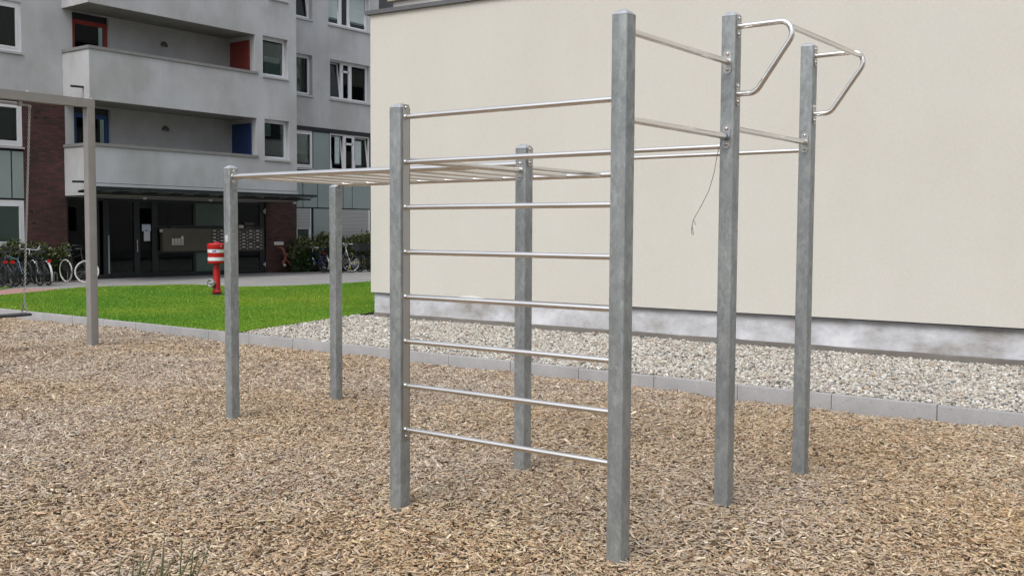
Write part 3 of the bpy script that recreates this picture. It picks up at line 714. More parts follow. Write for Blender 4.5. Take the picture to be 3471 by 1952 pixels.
def balcony_door(z0, z1, fm, lab):
    d = MB(); X = X0 - .10; a, b = 12.54, 13.755; f = .13; zt = z1 - .2
    d.box((X - .05, a, z0), (X, a + f, zt)); d.box((X - .05, b - f, z0), (X, b, zt)); d.box((X - .05, a + f, zt - f), (X, b - f, zt)); d.box((X - .05, a + f, z0), (X, b - f, z0 + .15))
    o = d.build('balcony_door', fm, ab); o['label'] = lab
    MB().box((X - .05, a, zt + .002), (X - .01, b, z1)).build('transom', 'anth', o)
    MB().box((X - .035, a + f, z0 + .15), (X - .025, b - f, zt - f)).build('glass', 'glassdk', o)
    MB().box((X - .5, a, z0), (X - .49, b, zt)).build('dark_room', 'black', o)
balcony_door(6.02, 8.38, 'redf', 'red framed balcony door on the upper balcony'); balcony_door(3.10, 5.50, 'bluef', 'blue framed balcony door on the lower balcony')

def window(v0, v1, z0, z1, X=X0, rec=.18, mull=(), tilt=(), fw_=.062, sill=True, blinds_reflections=(), trans=(), label=None, room=True, curtain=False, sash=True):
    """white framed window; mull = positions of mullions, tilt = indices of bays whose sash is tipped inwards"""
    Xp = X - rec; d = MB(); D = .07
    d.box((Xp - D, v0, z0), (Xp, v0 + fw_ * .75, z1)); d.box((Xp - D, v1 - fw_ * .75, z0), (Xp, v1, z1))
    d.box((Xp - D, v0 + fw_ * .75, z1 - fw_), (Xp, v1 - fw_ * .75, z1)); d.box((Xp - D, v0 + fw_ * .75, z0), (Xp, v1 - fw_ * .75, z0 + fw_ * .8))
    edges = [v0 + fw_ * .75] + [q for mm in mull for q in (mm - .04, mm + .04)] + [v1 - fw_ * .75]
    for mm in mull: d.box((Xp - D, mm - .04, z0 + fw_ * .8), (Xp + .004, mm + .04, z1 - fw_))
    o = d.build('window', 'white', ab)
    if label: o['label'] = label
    bays = [(edges[i], edges[i + 1]) for i in range(0, len(edges), 2)]
    za, zb = z0 + fw_ * .8, z1 - fw_
    for i, (a, b) in enumerate(bays):
        m = MB(); g_ = MB(); s = .052 if sash else .001; ti = i in tilt
        def tip(p):
            if not ti: return p
            t = (p[2] - za) * math.tan(R(7)); return (p[0] - t, p[1], p[2])
        def bx_(q, mb, x0, x1, a0, a1, c0, c1):
            q.hexa([tip((x0, a0, c0)), tip((x1, a0, c0)), tip((x1, a1, c0)), tip((x0, a1, c0))], [tip((x0, a0, c1)), tip((x1, a0, c1)), tip((x1, a1, c1)), tip((x0, a1, c1))])
        x0, x1 = Xp - .055, Xp + .010
        if i in trans:
            zt = zb - (zb - za) * .22; bx_(m, 0, x0, x1, a, b, zt - .04, zt + .04)
        if sash:
            bx_(m, 0, x0, x1, a, a + s, za, zb); bx_(m, 0, x0, x1, b - s, b, za, zb); bx_(m, 0, x0, x1, a + s, b - s, zb - s, zb); bx_(m, 0, x0, x1, a + s, b - s, za, za + s)
            m.build('sash', 'white', o)
        bx_(g_, 0, Xp - .03, Xp - .022, a + s, b - s, za + s, zb - s); g_.build('pane', 'glass', o)
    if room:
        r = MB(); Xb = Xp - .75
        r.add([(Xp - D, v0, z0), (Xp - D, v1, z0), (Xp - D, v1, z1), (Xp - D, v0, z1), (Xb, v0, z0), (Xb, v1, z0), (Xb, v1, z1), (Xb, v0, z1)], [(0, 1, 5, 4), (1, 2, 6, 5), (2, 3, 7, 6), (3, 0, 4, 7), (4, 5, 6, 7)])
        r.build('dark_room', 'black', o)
    for (a, b, c, dd) in blinds_reflections:
        MB().box((Xp - .062, a, c), (Xp - .055, b, dd)).build('blind_or_reflection', 'blind_or_reflection', o)  # pale sheets: real blinds, and solid patches imitating facade reflections
    if curtain:
        q = MB(); nn = 40; vs = []
        for k in range(nn + 1):
            v = v0 + (v1 - v0) * k / nn; xx = Xp - .10 + .03 * math.sin(k * 1.7) + .015 * math.sin(k * .6)
            vs += [(xx, v, z0), (xx, v, z1)]
        q.add(vs, [(2 * k, 2 * k + 2, 2 * k + 3, 2 * k + 1) for k in range(nn)]); q.build('curtain', 'curtain', o)
    if sill:
        MB().hexa([(Xp - .0, v0 - .03, z0 - .055), (X + .05, v0 - .03, z0 - .075), (X + .05, v1 + .03, z0 - .075), (Xp, v1 + .03, z0 - .055)],
                  [(Xp - .0, v0 - .03, z0 - .012), (X + .05, v0 - .03, z0 - .03), (X + .05, v1 + .03, z0 - .03), (Xp, v1 + .03, z0 - .012)]).build('sill', 'sill', o)
    return o
# windows in the balcony block
window(18.69, 19.81, 7.07, 8.44, XF, blinds_reflections=[(18.95, 19.62, 7.1, 7.78)], label='window beside the upper balcony')  # pale sheet here stands in for a reflected facade window
window(18.74, 19.85, 4.19, 5.57, XF, blinds_reflections=[(18.95, 19.20, 5.0, 5.5)], label='window beside the lower balcony')
window(18.95, 19.80, 9.80, 11.2, XF)
# recessed right wing
window(21.40, 22.28, 6.86, 8.38, blinds_reflections=[(21.5, 22.1, 6.9, 7.55)])
window(23.19, 25.38, 6.86, 8.38, mull=(23.95, 24.42), tilt=(0,), trans=(1,), blinds_reflections=[(24.62, 25.2, 6.9, 7.65)], label='three part window with its left sash tipped open')
window(21.40, 22.28, 9.74, 11.3, tilt=(0,))
window(23.12, 25.37, 9.74, 11.3, mull=(23.88, 24.36), tilt=(0, 2), trans=(1,), blinds_reflections=[(23.2, 23.82, 9.76, 11.2), (24.42, 25.3, 9.76, 11.2)])
# left wing
window(8.7, 10.93, 6.90, 8.35, rec=.05, fw_=.12, label='large white framed window above the brick wall')
# ---- left glazed bay
def panel(v0, v1, z0, z1, X=X0, mt='panel'): return MB().box((X - .045, v0, z0), (X - .012, v1, z1)).build('glass_panel', mt, ab)
m = MB(); m.box((X0 - .22, 8.3, 1.12), (X0 - .19, 10.93, 5.46)); m.box((X0 - .19, 8.3, 2.555), (X0 - .06, 10.93, 3.99))
m.build('bay_backing', 'anth', ab)
window(8.5, 10.91, 4.13, 5.44, rec=.03, fw_=.13); window(8.5, 10.92, 1.16, 2.54, rec=.03, fw_=.13, blinds_reflections=[(8.5, 10.9, 1.2, 2.5)])
panel(8.4, 10.54, 2.60, 3.98); panel(10.585, 10.92, 2.60, 3.98)
# ---- right glazed bay
m = MB(); m.box((X0 - .9, 21.45, .3), (X0 - .85, 25.45, 5.68)); m.box((X0 - .10, 21.45, 2.54), (X0 - .06, 25.45, 4.0)); m.box((X0 - .06, 21.45, 5.51), (X0 + .03, 25.48, 5.66))
m.box((X0 - .10, 22.28, .35), (X0 - .06, 23.25, 5.51)); m.box((X0 - .10, 25.40, .35), (X0 - .02, 25.45, 5.51))
m.build('bay_backing', 'anth', ab)
window(21.30, 22.28, 4.08, 5.50, rec=.03, fw_=.09, blinds_reflections=[(21.5, 22.1, 4.6, 5.4)]); panel(22.32, 23.14, 4.03, 5.48)
window(23.2, 25.36, 4.03, 5.50, rec=.03, mull=(23.95, 24.48), tilt=(0, 2), trans=(1,), sill=False, label='three part window with both outer sashes tipped open',
       blinds_reflections=[(23.5, 23.75, 4.3, 5.4), (24.6, 24.95, 4.2, 5.3)])
for a, b in ((21.46, 21.755), (21.795, 22.51), (22.55, 23.86), (23.90, 24.36), (24.40, 25.40)): panel(a, b, 2.575, 3.98)
panel(22.32, 23.22, .36, 2.53)
window(21.40, 22.23, .5, 2.53, rec=.06, fw_=.1, sill=False, curtain=True)
MB().box((X0 - .055, 21.46, 1.77), (X0 - .03, 22.16, 2.53)).build('roller_shutter', 'shutter', ab)
MB().box((X0 - .06, 21.46, 1.735), (X0 - .015, 22.16, 1.77)).build('shutter_rail', 'sill', ab)
MB().box((X0 - .055, 23.28, .4), (X0 - .03, 25.30, 2.53)).build('roller_shutter', 'shutter', ab)
m = MB(); m.box((X0 - .06, 25.30, .4), (X0 - .01, 25.37, 2.53)); m.box((X0 - .06, 23.24, .4), (X0 - .01, 23.28, 2.53)); m.build('shutter_guide', 'white', ab)

# ---- entrance storefront
en = MB(); Xe = X0 - .06; fd = .07
def fr(a, b, c, d): en.box((Xe - fd, a, c), (Xe, b, d))
for a, b in ((12.24, 12.32), (13.00, 13.07), (13.24, 13.36), (13.50, 13.66), (14.62, 14.79), (15.25, 15.47), (16.86, 16.97), (18.62, 18.76), (19.74, 19.97)): fr(a, b, .12, 2.70)
ve = [12.32, 13.00, 13.07, 13.24, 13.36, 13.50, 13.66, 14.62, 14.79, 15.25, 15.47, 16.86, 16.97, 18.62, 18.76, 19.74]
for i in range(0, len(ve), 2):
    fr(ve[i], ve[i + 1], .12, .25); fr(ve[i], ve[i + 1], 2.60, 2.70)
for a, b in ((15.47, 16.86), (16.97, 18.62), (18.76, 19.74)): fr(a, b, 1.72, 1.83); fr(a, b, .90, .98)
eo = en.build('entrance_frame', 'anth', ab)
for a, b, mt in ((12.32, 13.0, 'glassdk'), (14.79, 15.25, 'glassdk')): MB().box((Xe - .04, a, .25), (Xe - .032, b, 2.6)).build('glass', mt, eo)
MB().box((Xe - .04, 13.07, .25), (Xe - .02, 13.24, 2.6)).build('glass', 'greenpane', eo)
for a, b, mt in ((15.47, 16.86, 'glassdk'), (18.76, 19.74, 'glassdk')):
    MB().box((Xe - .04, a, 1.83), (Xe - .032, b, 2.6)).build('glass', mt, eo); MB().box((Xe - .04, a, .25), (Xe - .032, b, .90)).build('glass', mt, eo)
MB().box((Xe - .04, 16.97, 1.83), (Xe - .03, 18.62, 2.6)).build('glass', 'greenpane', eo); MB().box((Xe - .04, 16.97, .25), (Xe - .03, 18.62, .90)).build('glass', 'greenpane', eo)  # green light in these panes is put into their solid colour
do = MB().box((Xe - .04, 13.70, .27), (Xe - .032, 14.58, 2.58)).build('entrance_door', 'glassdk', ab)
m = MB(); m.box((Xe - .05, 13.66, .25), (Xe + .008, 13.70, 2.60)); m.box((Xe - .05, 14.58, .25), (Xe + .008, 14.62, 2.60)); m.box((Xe - .05, 13.70, 2.58), (Xe + .008, 14.58, 2.60)); m.box((Xe - .05, 13.70, .25), (Xe + .008, 14.58, .29)); m.build('door_frame', 'anth', do)
MB().box((Xe + .009, 13.64, .27), (Xe + .02, 13.69, 1.50)).build('kick_strip', 'panel', do)
MB().tube([(Xe + .01, 14.655, .96), (Xe + .07, 14.655, .96), (Xe + .07, 14.655, 1.34), (Xe + .01, 14.655, 1.34)], .016, 8).build('handle', 'silver', do, True)
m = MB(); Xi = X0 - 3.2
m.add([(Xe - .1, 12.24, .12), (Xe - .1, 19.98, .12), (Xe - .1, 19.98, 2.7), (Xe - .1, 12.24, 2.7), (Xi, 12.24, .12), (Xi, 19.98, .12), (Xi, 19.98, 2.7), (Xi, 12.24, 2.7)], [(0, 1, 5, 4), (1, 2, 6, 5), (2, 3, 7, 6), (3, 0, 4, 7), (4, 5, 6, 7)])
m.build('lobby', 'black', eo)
m = MB(); m.box((Xi + .3, 15.6, .13), (Xi + .6, 16.9, 1.2)); m.box((Xi + 1.9, 15.55, .13), (Xi + 2.2, 15.95, .95)); m.build('reddish_reflection', 'rust', eo)  # red-brown blocks added to imitate a reflection in the lower glazing
# plaster soffit board above the entrance
MB().box((X0 - .05, 12.24, 2.705), (X0 - .02, 19.98, 2.74)).build('head_board', 'olive', eo)
for vv in (14.4, 16.9, 20.6): MB().lathe([(.075, 0), (.07, -.03), (.045, -.06), (.01, -.07)], (-24.75, vv, 2.718), n=16).build('ceiling_lamp', 'lampglass', bx, True)
# mail box panel
mp = MB().box((X0 - .06, 15.54, .96), (X0 + .10, 19.78, 1.73)).build('mailbox_panel', 'mail', ab)
MB().box((X0 + .10, 17.49, .985), (X0 + .104, 19.74, 1.705)).build('flap_field', 'maildk', mp)
ncol, nrow = 7, 6; v0, v1 = 17.52, 19.72; cw = (v1 - v0) / ncol; rh = .70 / nrow
for ci in range(ncol):
    for ri in range(nrow):
        a = v0 + ci * cw; z = .995 + ri * rh; f = MB(); f.box((X0 + .104, a + .008, z + .006), (X0 + .110, a + cw - .008, z + rh - .008), 0)
        if random.random() < .72 or ci < 2: f.box((X0 + .110, a + .03, z + .062), (X0 + .1125, a + .155, z + .095), 1)
        f.box((X0 + .110, a + cw - .09, z + .022), (X0 + .1135, a + cw - .03, z + .042), 2)
        f.build('mail_flap', ['maildk', 'label', 'silver'], mp)
m = MB()
for i, vv in enumerate((15.95, 16.07, 16.19, 16.31)):
    m.box((X0 + .10, vv - .05, 1.17), (X0 + .106, vv + .04, 1.17 + (.30 if i == 3 else .22)), 0)
    for q in range(4): m.box((X0 + .106, vv - .035, 1.185 + q * .05), (X0 + .109, vv + .025, 1.20 + q * .05), 1)
    if i in (0, 2): m.lathe([(.03, .0), (.03, .006), (.02, .01)], (X0 + .10, vv, 1.43), (1, 0, 0), 12, 1)
m.build('intercom', ['label', 'maildk'], mp)
MB().box((X0 + .05, 15.46, 1.60), (X0 + .10, 15.54, 1.70)).build('camera_dome', 'lampglass', mp)
MB().lathe([(.11, 0), (.10, .04), (.06, .07), (.01, .08)], (X0 + .02, 16.0, 1.73), n=16).build('panel_lamp', 'lampdk', mp, True)
m = MB(); m.box((X0 - .05, 19.02, 1.86), (X0 - .042, 19.45, 1.96)); m.box((X0 - .05, 19.08, 1.755), (X0 - .042, 19.42, 1.82)); m.box((X0 - .05, 18.78, 1.76), (X0 - .03, 18.98, 1.86), 1)
m.build('name_plate', ['maildk', 'label'], eo)
m = MB()
for z in (.42, 2.38): m.box((X0 - .0, 19.90, z - .09), (X0 + .03, 19.93, z + .09)); m.lathe([(.02, 0), (.05, .02), (.03, .05)], (X0 + .03, 19.86, z), (0, -1, 0), 8)
m.build('door_hinge', 'silver', eo)
# canopy over the entrance
ca = MB(); ca.box((-23.26, 11.72, 2.88), (-23.14, 20.28, 2.948)); ca.box((-24.10, 11.76, 2.775), (-24.02, 20.75, 2.845)); co = ca.build('canopy', 'anth', ab)
for i in range(9):
    a = 11.78 + i * .955; b = a + .99
    MB().hexa([(-24.02, a, 2.848), (-23.26, a, 2.868), (-23.26, b, 2.876), (-24.02, b, 2.808)], [(-24.02, a, 2.860), (-23.26, a, 2.880), (-23.26, b, 2.888), (-24.02, b, 2.820)]).build('glass_pane', 'canglass', co)
for i in range(9):
    v = 11.95 + i * .955; MB().box((-24.13, v, 2.80), (-23.27, v + .05, 2.83)).build('bracket', 'anth', co)
MB().box((XF - .05, 12.2, 2.735), (XF + .03, 20.24, 2.79)).build('gutter_board', 'olive', co)

# notices taped to the side light, fire riser, white sign
Xn = Xe + .003
n1 = MB().box((Xn, 14.87, 1.635), (Xn + .003, 15.20, 1.86)); n1.box((Xn + .003, 14.99, 1.648), (Xn + .0045, 15.08, 1.675), 1)
tag(n1.build('notice', ['paper', 'maildk']), 'bluish landscape notice, upper of two sheets beside the entrance door', 'notice', 'notices beside the entrance door')
n2 = MB().box((Xn, 14.94, 1.31), (Xn + .003, 15.17, 1.63)); n2.box((Xn + .003, 15.06, 1.33), (Xn + .0045, 15.10, 1.345), 1)
tag(n2.build('notice', ['paper2', 'maildk']), 'white portrait notice, lower of two sheets beside the entrance door', 'notice', 'notices beside the entrance door')
sg = MB().box((X0 + .004, 20.35, 1.135), (X0 + .018, 20.78, 1.255)); sg.box((X0 + .018, 20.40, 1.188), (X0 + .0195, 20.74, 1.200), 1)
tag(sg.build('wall_sign', ['label', 'maildk']), 'small white sign on the brick wall right of the entrance', 'sign')
ri = empty('fire_riser_inlet', (X0, 20.62, .6), 'red-brown bent fire inlet pipe with twin couplings on the brick wall', 'fire inlet')
MB().tube(fillet([(X0, 20.52, 1.02), (X0 + .22, 20.56, 1.0), (X0 + .24, 20.68, .70), (X0 + .24, 20.68, .56)], .09, 5), .06, 14).build('pipe', 'rust', ri, True)
m = MB(); m.tube([(X0 + .24, 20.68, .62), (X0 + .27, 20.56, .50), (X0 + .30, 20.52, .40)], .055, 12); m.tube([(X0 + .24, 20.68, .62), (X0 + .27, 20.80, .52), (X0 + .30, 20.86, .42)], .055, 12); m.build('branch_pipe', 'rust', ri, True)
for vv, z, dv in ((20.55, .36, .05), (20.90, .38, .05)): MB().lathe([(.06, 0), (.068, .02), (.068, .07), (.05, .09)], (X0 + .31, vv, z + .05), (.5, dv, -.8), 16).build('coupling', 'alu', ri, True)

# ------------------------------------------------------------------ cream building
bb = empty('cream_building', (-3, 9, 0), 'long windowless cream rendered building behind the climbing frame', 'building')
def ztop(x): return 5.625 - .024 * (x + 9.1)
xl, xr, yw = -9.03, 14.0, 8.80
m = MB(); z0l, z0r = .585, .615
b4 = [(xl, yw, z0l), (xr, yw, z0r), (xr, 34, z0r), (xl, 34, z0l)]; t4 = [(xl, yw, ztop(xl)), (xr, yw, ztop(xr)), (xr, 34, ztop(xr)), (xl, 34, ztop(xl))]
m.hexa(b4, t4); wl = m.build('rendered_wall', 'beige', bb)
m = MB(); m.box((xl + .05, yw + .045, .21), (xr, 33.9, .584)); m.build('plinth', 'plinth', bb)
m = MB()
vs = []; nseg = 120
for i in range(nseg + 1):
    xx = xl + .045 + (xr - xl) * i / nseg; vs += [(xx, yw + .03 + .004 * math.sin(i * 1.3), -.05), (xx, yw + .03 + .004 * math.sin(i * 1.3), .205 + .008 * math.sin(i * .9) + random.uniform(-.006, .006)), (xx, yw + .06, .215)]
m.add(vs, [(3 * i + k, 3 * i + 3 + k, 3 * i + 4 + k, 3 * i + 1 + k) for i in range(nseg) for k in (0, 1)])
m.add([(xl + .045, yw + .03, -.05), (xl + .045, 33.9, -.05), (xl + .045, 33.9, .21), (xl + .045, yw + .03, .21)], [(0, 1, 2, 3)])
m.build('footing', 'footing', bb)
MB().box((xl - .002, yw - .004, z0l - .012), (xr, yw + .05, z0l - .002)).build('drip_profile', 'sheet', bb)
m = MB(); zz = [ztop(xl - .09), ztop(xr)]
def cop(o0, dz0, dz1): return [(xl - .09, yw - o0, zz[0] + dz0), (xr, yw - o0, zz[1] + dz0), (xr, yw + .5, zz[1] + dz0), (xl - .09, yw + .5, zz[0] + dz0)], [(xl - .09, yw - o0, zz[0] + dz1), (xr, yw - o0, zz[1] + dz1), (xr, yw + .5, zz[1] + dz1 + .02), (xl - .09, yw + .5, zz[0] + dz1 + .02)]
m.hexa(*cop(.05, .002, .075)); m.box((xl - .09, yw + .5, ztop(xl)), (xl + .35, 34, ztop(xl) + .07)); m.build('roof_coping', 'sheet', bb)
m = MB(); m.box((-8.93, 9.3, 5.4), (xr, 9.5, 5.93))
for i in range(40): m.box((-8.9 + i * .45, 9.292, 5.4), (-8.88 + i * .45, 9.3, 5.93))
m.build('upper_wall', 'siding', bb)
MB().box((-8.99, 9.2, 5.935), (xr, 12, 6.3)).build('roof_overhang', 'beigedark', bb)
m = MB()
for i in range(4):
    for z in (1.5, 3.9):
        y = 12.5 + i * 4.2; m.box((xl - .03, y, z), (xl - .004, y + 1.3, z + 1.3), 0); m.box((xl - .035, y + .07, z + .07), (xl - .031, y + 1.23, z + 1.23), 1)
m.build('end_windows', ['white', 'black'], bb)
m = MB(); m.box((xl + .05, 15, 5.7), (xr, 60, 14)); m.build('rear_wing', 'beige', bb)
for i in range(8):
    for k in range(3):
        y = 16.2 + i * 4.6; z = 6.6 + k * 2.6; MB().box((xl + .04, y, z), (xl + .02, y + (2.6 if i % 2 else 1.4), z + 1.5)).build('wing_window', 'anth', bb)
# peeled render patch
MB().poly([(-6.95, yw - .003, .59), (-6.7, yw - .003, .583), (-6.35, yw - .003, .585), (-6.45, yw - .003, .605), (-6.6, yw - .003, .625), (-6.8, yw - .003, .612)]).build('render_repair', 'label', bb)

# ------------------------------------------------------------------ hedges
def hedge(name, v0, v1, xa, xb, h, n, label, seed):
    r = np.random.RandomState(seed)
    o = empty(name, ((xa + xb) / 2, (v0 + v1) / 2, .11), label, 'hedge')
    off = np.array([(xa + xb) / 2, (v0 + v1) / 2, .11])
    y = r.uniform(v0, v1, n); t = r.uniform(0, 1, n)
    hh = h * (1 + .08 * np.sin(3.1 * y) + .06 * np.sin(7.3 * y + 1)) * np.clip((y - v0 + .15) / .6, .45, 1)
    shell = r.uniform(0, 1, n) < .75
    x = np.where(shell, xb - np.abs(r.normal(0, .10, n)), r.uniform(xa, xb, n)); z = .12 + hh * np.where(shell, t ** .8, 1 - np.abs(r.normal(0, .10, n)))
    z = np.where(r.uniform(0, 1, n) < .05, .12 + hh * r.uniform(.95, 1.12, n), z); x -= np.clip((z - .12) / hh - .75, 0, 1) * .5
    L = r.uniform(.09, .17, n); W = L * r.uniform(.3, .42, n)
    Rm = rotm(r.normal(0, 1.0, n), r.normal(-.75, .45, n), r.normal(0, .7, n))
    base = np.array([(0, 0, 0), (.35, .5, .05), (.75, .4, .03), (1, 0, -.06), (.75, -.4, .03), (.35, -.5, .05)])
    V = base[None] * np.stack([L, W, L], 1)[:, None, :]
    V = np.einsum('nij,nkj->nki', Rm, V) + np.stack([x, y, z], 1)[:, None, :] - off
    fc = np.array([[0, 1, 2, 3], [0, 3, 4, 5]]); idx = (np.arange(n)[:, None, None] * 6 + fc[None]).ravel()
    pal = np.array([(.022, .05, .014), (.035, .075, .02), (.06, .095, .03), (.16, .175, .08), (.27, .27, .15)])
    top = np.clip((z - .12) / hh, 0, 1); pick = np.clip((r.uniform(0, 1, n) * 3.0 + (top > .68) * r.uniform(.2, 3.4, n)).astype(int), 0, 4)
    c = pal[pick] * r.uniform(.8, 1.2, (n, 1))
    f = np_mesh('foliage', V.reshape(-1, 3), 4, idx, np.repeat(c, 6, 0), 'leaf'); f.parent = o
    m = MB()
    for i in range(int((v1 - v0) * 9)):
        yy = random.uniform(v0 + .1, v1); xx = random.uniform(xa + .1, xb - .15); m.tube([(xx, yy, .08), (xx + random.uniform(-.1, .1), yy + random.uniform(-.12, .12), .12 + h * random.uniform(.6, .95))], [.014, .005], 5)
    m.build('stems', 'twig', o)
hedge('laurel_hedge', 20.75, 25.7, -25.55, -25.05, 1.20, 9000, 'laurel hedge with olive leaf tips behind the right-hand bicycles', 5)
hedge('laurel_hedge', 8.0, 12.1, -25.55, -25.15, 1.00, 5000, 'dark laurel hedge under the brick wall behind the left-hand bicycles', 6)

# ------------------------------------------------------------------ bicycles
def bicycle(loc, heading, label, group, frame_m='bblack', tyre='tyre', rim='rimdk', crank='rimdk', step=False, basket=None, steer=0, lean=0, guard='bblack', r=.34, bars='bblack', saddle='rubber', reflector=True, accents=None, drop=False, carrier=True):
    root = empty('bicycle', (0, 0, 0), label, 'bicycle', group)
    k = r / .34; rear = Vector((-.52 * k, 0, r)); frt = Vector((.54 * k, 0, r)); bb_ = Vector((-.08 * k, 0, .29 * k)); st_ = Vector((-.22 * k, 0, .80 * k)); hb = Vector((.40 * k, 0, .66 * k)); ht = Vector((.345 * k, 0, .86 * k))
    def turn(p):
        p = Vector(p); ax = (ht - hb).normalized(); q = Matrix.Rotation(R(steer), 4, ax); return hb + q.to_3x3() @ (p - hb)
    m = MB(); t = .017
    if step: m.tube([hb, (.16 * k, 0, .40 * k), bb_], t, 8); m.tube([ht - Vector((0, 0, .03)), (.14 * k, 0, .50 * k), bb_.lerp(st_, .28)], t * .8, 8)
    else: m.tube([hb, bb_], t, 8); m.tube([ht - Vector((0, 0, .03)), bb_.lerp(st_, .86)], t * .85, 8)
    m.tube([bb_, st_], t * .9, 8); m.tube([hb, ht], t * 1.15, 8)
    for s in (-1, 1): m.tube([bb_ + Vector((0, .02 * s, 0)), rear + Vector((0, .055 * s, 0))], .010, 6); m.tube([bb_.lerp(st_, .85), rear + Vector((0, .055 * s, 0))], .009, 6)
    m.build('frame', frame_m, root, True)
    m = MB()
    for s in (-1, 1): m.tube([turn(hb + Vector((.005, .0, -.02))), turn(hb + Vector((.02, .05 * s, -.05))), turn(frt + Vector((0, .05 * s, 0)))], .012, 6)
    m.build('fork', frame_m, root, True)
    for c0, tr in ((rear, False), (frt, True)):
        ax = Vector((0, 1, 0)); c = c0
        if tr: c = turn(c0); ax = (turn(c0 + Vector((0, 1, 0))) - c).normalized()
        w = MB().torus(c, ax, r - .018, .020, 32, 8).build('wheel', tyre, root, True)
        mm = MB().torus(c, ax, r - .042, .009, 32, 6); u = ax.orthogonal().normalized(); v = ax.cross(u)
        for i in range(18):
            a = 2 * math.pi * i / 18; d = u * math.cos(a) + v * math.sin(a); mm.tube([c + ax * (.025 if i % 2 else -.025), c + d * (r - .045)], .0016, 3, caps=False)
        mm.build('rim', rim, w, True); MB().lathe([(.02, -.045), (.022, 0), (.02, .045)], c, ax, 10).build('hub', crank, w, True)
        if accents: 
            am = MB()
            for a in (.6, 2.4, 4.4): d = u * math.cos(a) + v * math.sin(a); am.tube([c + d * r * .30, c + d * r * .72], .014, 5)
            am.build('spoke_reflector', accents, w)
        if guard:
            g_ = MB(); a0, a1 = (R(60), R(215)) if not tr else (R(-5), R(150)); N = 16; vs = []
            for i in range(N + 1):
                a = a0 + (a1 - a0) * i / N
                for s in (-1, 1):
                    p = c0 + Vector((-(r + .022) * math.cos(a) if not tr else (r + .022) * math.cos(a) * -1, .028 * s, (r + .022) * math.sin(a)))
                    if not tr: p = c0 + Vector(((r + .022) * math.cos(a), .028 * s, (r + .022) * math.sin(a)))
                    vs.append(turn(p) if tr else p)
            g_.add(vs, [(2 * i, 2 * i + 1, 2 * i + 3, 2 * i + 2) for i in range(N)]); g_.build('mudguard', guard, root, True)
    m = MB(); sp = st_ + Vector((-.04, 0, .14)) * k
    m.add([sp + Vector(q) for q in ((-.14, -.085, .0), (-.14, .085, 0), (-.02, .06, .01), (.13, .016, .0), (.13, -.016, 0), (-.02, -.06, .01))] + [sp + Vector(q) for q in ((-.13, -.07, .055), (-.13, .07, .055), (-.02, .045, .045), (.12, .012, .04), (.12, -.012, .04), (-.02, -.045, .045))],
          [(0, 1, 2, 3, 4, 5)[::-1], (6, 7, 8, 9, 10, 11)] + [(i, (i + 1) % 6, 6 + (i + 1) % 6, 6 + i) for i in range(6)]); so = m.build('saddle', saddle, root, True, 50)
    MB().tube([st_ - Vector((0, 0, .03)), sp], .012, 8).build('seat_post', crank, so, True)
    m = MB(); top = ht + Vector((-.02, 0, .15)) * k
    if drop: pts_ = [(.0, .27, .10), (.05, .24, .0), (.06, .12, -.01), (0, 0, 0), (.06, -.12, -.01), (.05, -.24, .0), (.0, -.27, .10)]
    else: pts_ = [(-.20, .30, .03), (-.05, .28, .05), (.05, .14, .05), (0, 0, 0), (.05, -.14, .05), (-.05, -.28, .05), (-.20, -.30, .03)]
    m.tube([turn(top + Vector(q) * k) for q in pts_], .012, 8); m.tube([turn(ht), turn(top)], .013, 8)
    ho = m.build('handlebar', bars, root, True)
    g2 = MB()
    for s in (1, -1): g2.tube([turn(top + Vector((-.20, .30 * s, .03)) * k), turn(top + Vector((-.10, .29 * s, .04)) * k)] if not drop else [turn(top + Vector((.0, .27 * s, .10))), turn(top + Vector((.04, .25 * s, .03)))], .017, 8)
    g2.build('grip', 'rubber' if not drop else 'bwhite', ho, True)
    m = MB(); m.tube([bb_ + Vector((0, .06, 0)), bb_ + Vector((.10, .07, -.12)) * k], .009, 6); m.tube([bb_ + Vector((0, -.06, 0)), bb_ + Vector((-.10, -.07, .12)) * k], .009, 6)
    m.box(bb_ + Vector((.06 * k, .07, -.135 * k)), bb_ + Vector((.15 * k, .15, -.11 * k))); m.box(bb_ + Vector((-.15 * k, -.15, .11 * k)), bb_ + Vector((-.06 * k, -.07, .135 * k))); m.lathe([(.09, .03), (.09, .036)], bb_, (0, 1, 0), 20)
    m.build('crank', crank, root, True)
    if carrier:
        m = MB()
        for s in (-1, 1): m.tube([(-.30 * k, .05 * s, .74 * k), (-.75 * k, .06 * s, .74 * k)], .007, 5); m.tube([rear + Vector((0, .06 * s, 0)), (-.66 * k, .06 * s, .74 * k)], .006, 5)
        m.tube([(-.75 * k, -.06, .74 * k), (-.75 * k, .06, .74 * k)], .007, 5); m.build('carrier', 'bblack', root, True)
    if reflector: MB().box((-.79 * k, -.055, .66 * k), (-.765 * k, .055, .73 * k)).build('rear_reflector', 'refl', root)
    if basket == 'front':
        m = MB(); c0 = [(.42, -.17, .80), (.68, -.17, .80), (.68, .17, .80), (.42, .17, .80)]; c1 = [(.38, -.21, 1.08), (.76, -.21, 1.08), (.76, .21, 1.08), (.38, .21, 1.08)]
        vs = [turn(q) for q in c0 + c1]; m.add(vs, [(0, 3, 2, 1), (0, 1, 5, 4), (1, 2, 6, 5), (2, 3, 7, 6), (3, 0, 4, 7)]); m.build('basket', 'basket', root)
    if basket == 'rear': MB().box((-.80, -.20, .76), (-.32, .20, 1.10)).build('crate', 'basket', root)
    root.location = loc; root.rotation_euler = (R(lean), 0, heading); return root
GL, GR = 'bicycles parked left of the entrance', 'bicycles parked right of the entrance'
pv = .112; PI = math.pi
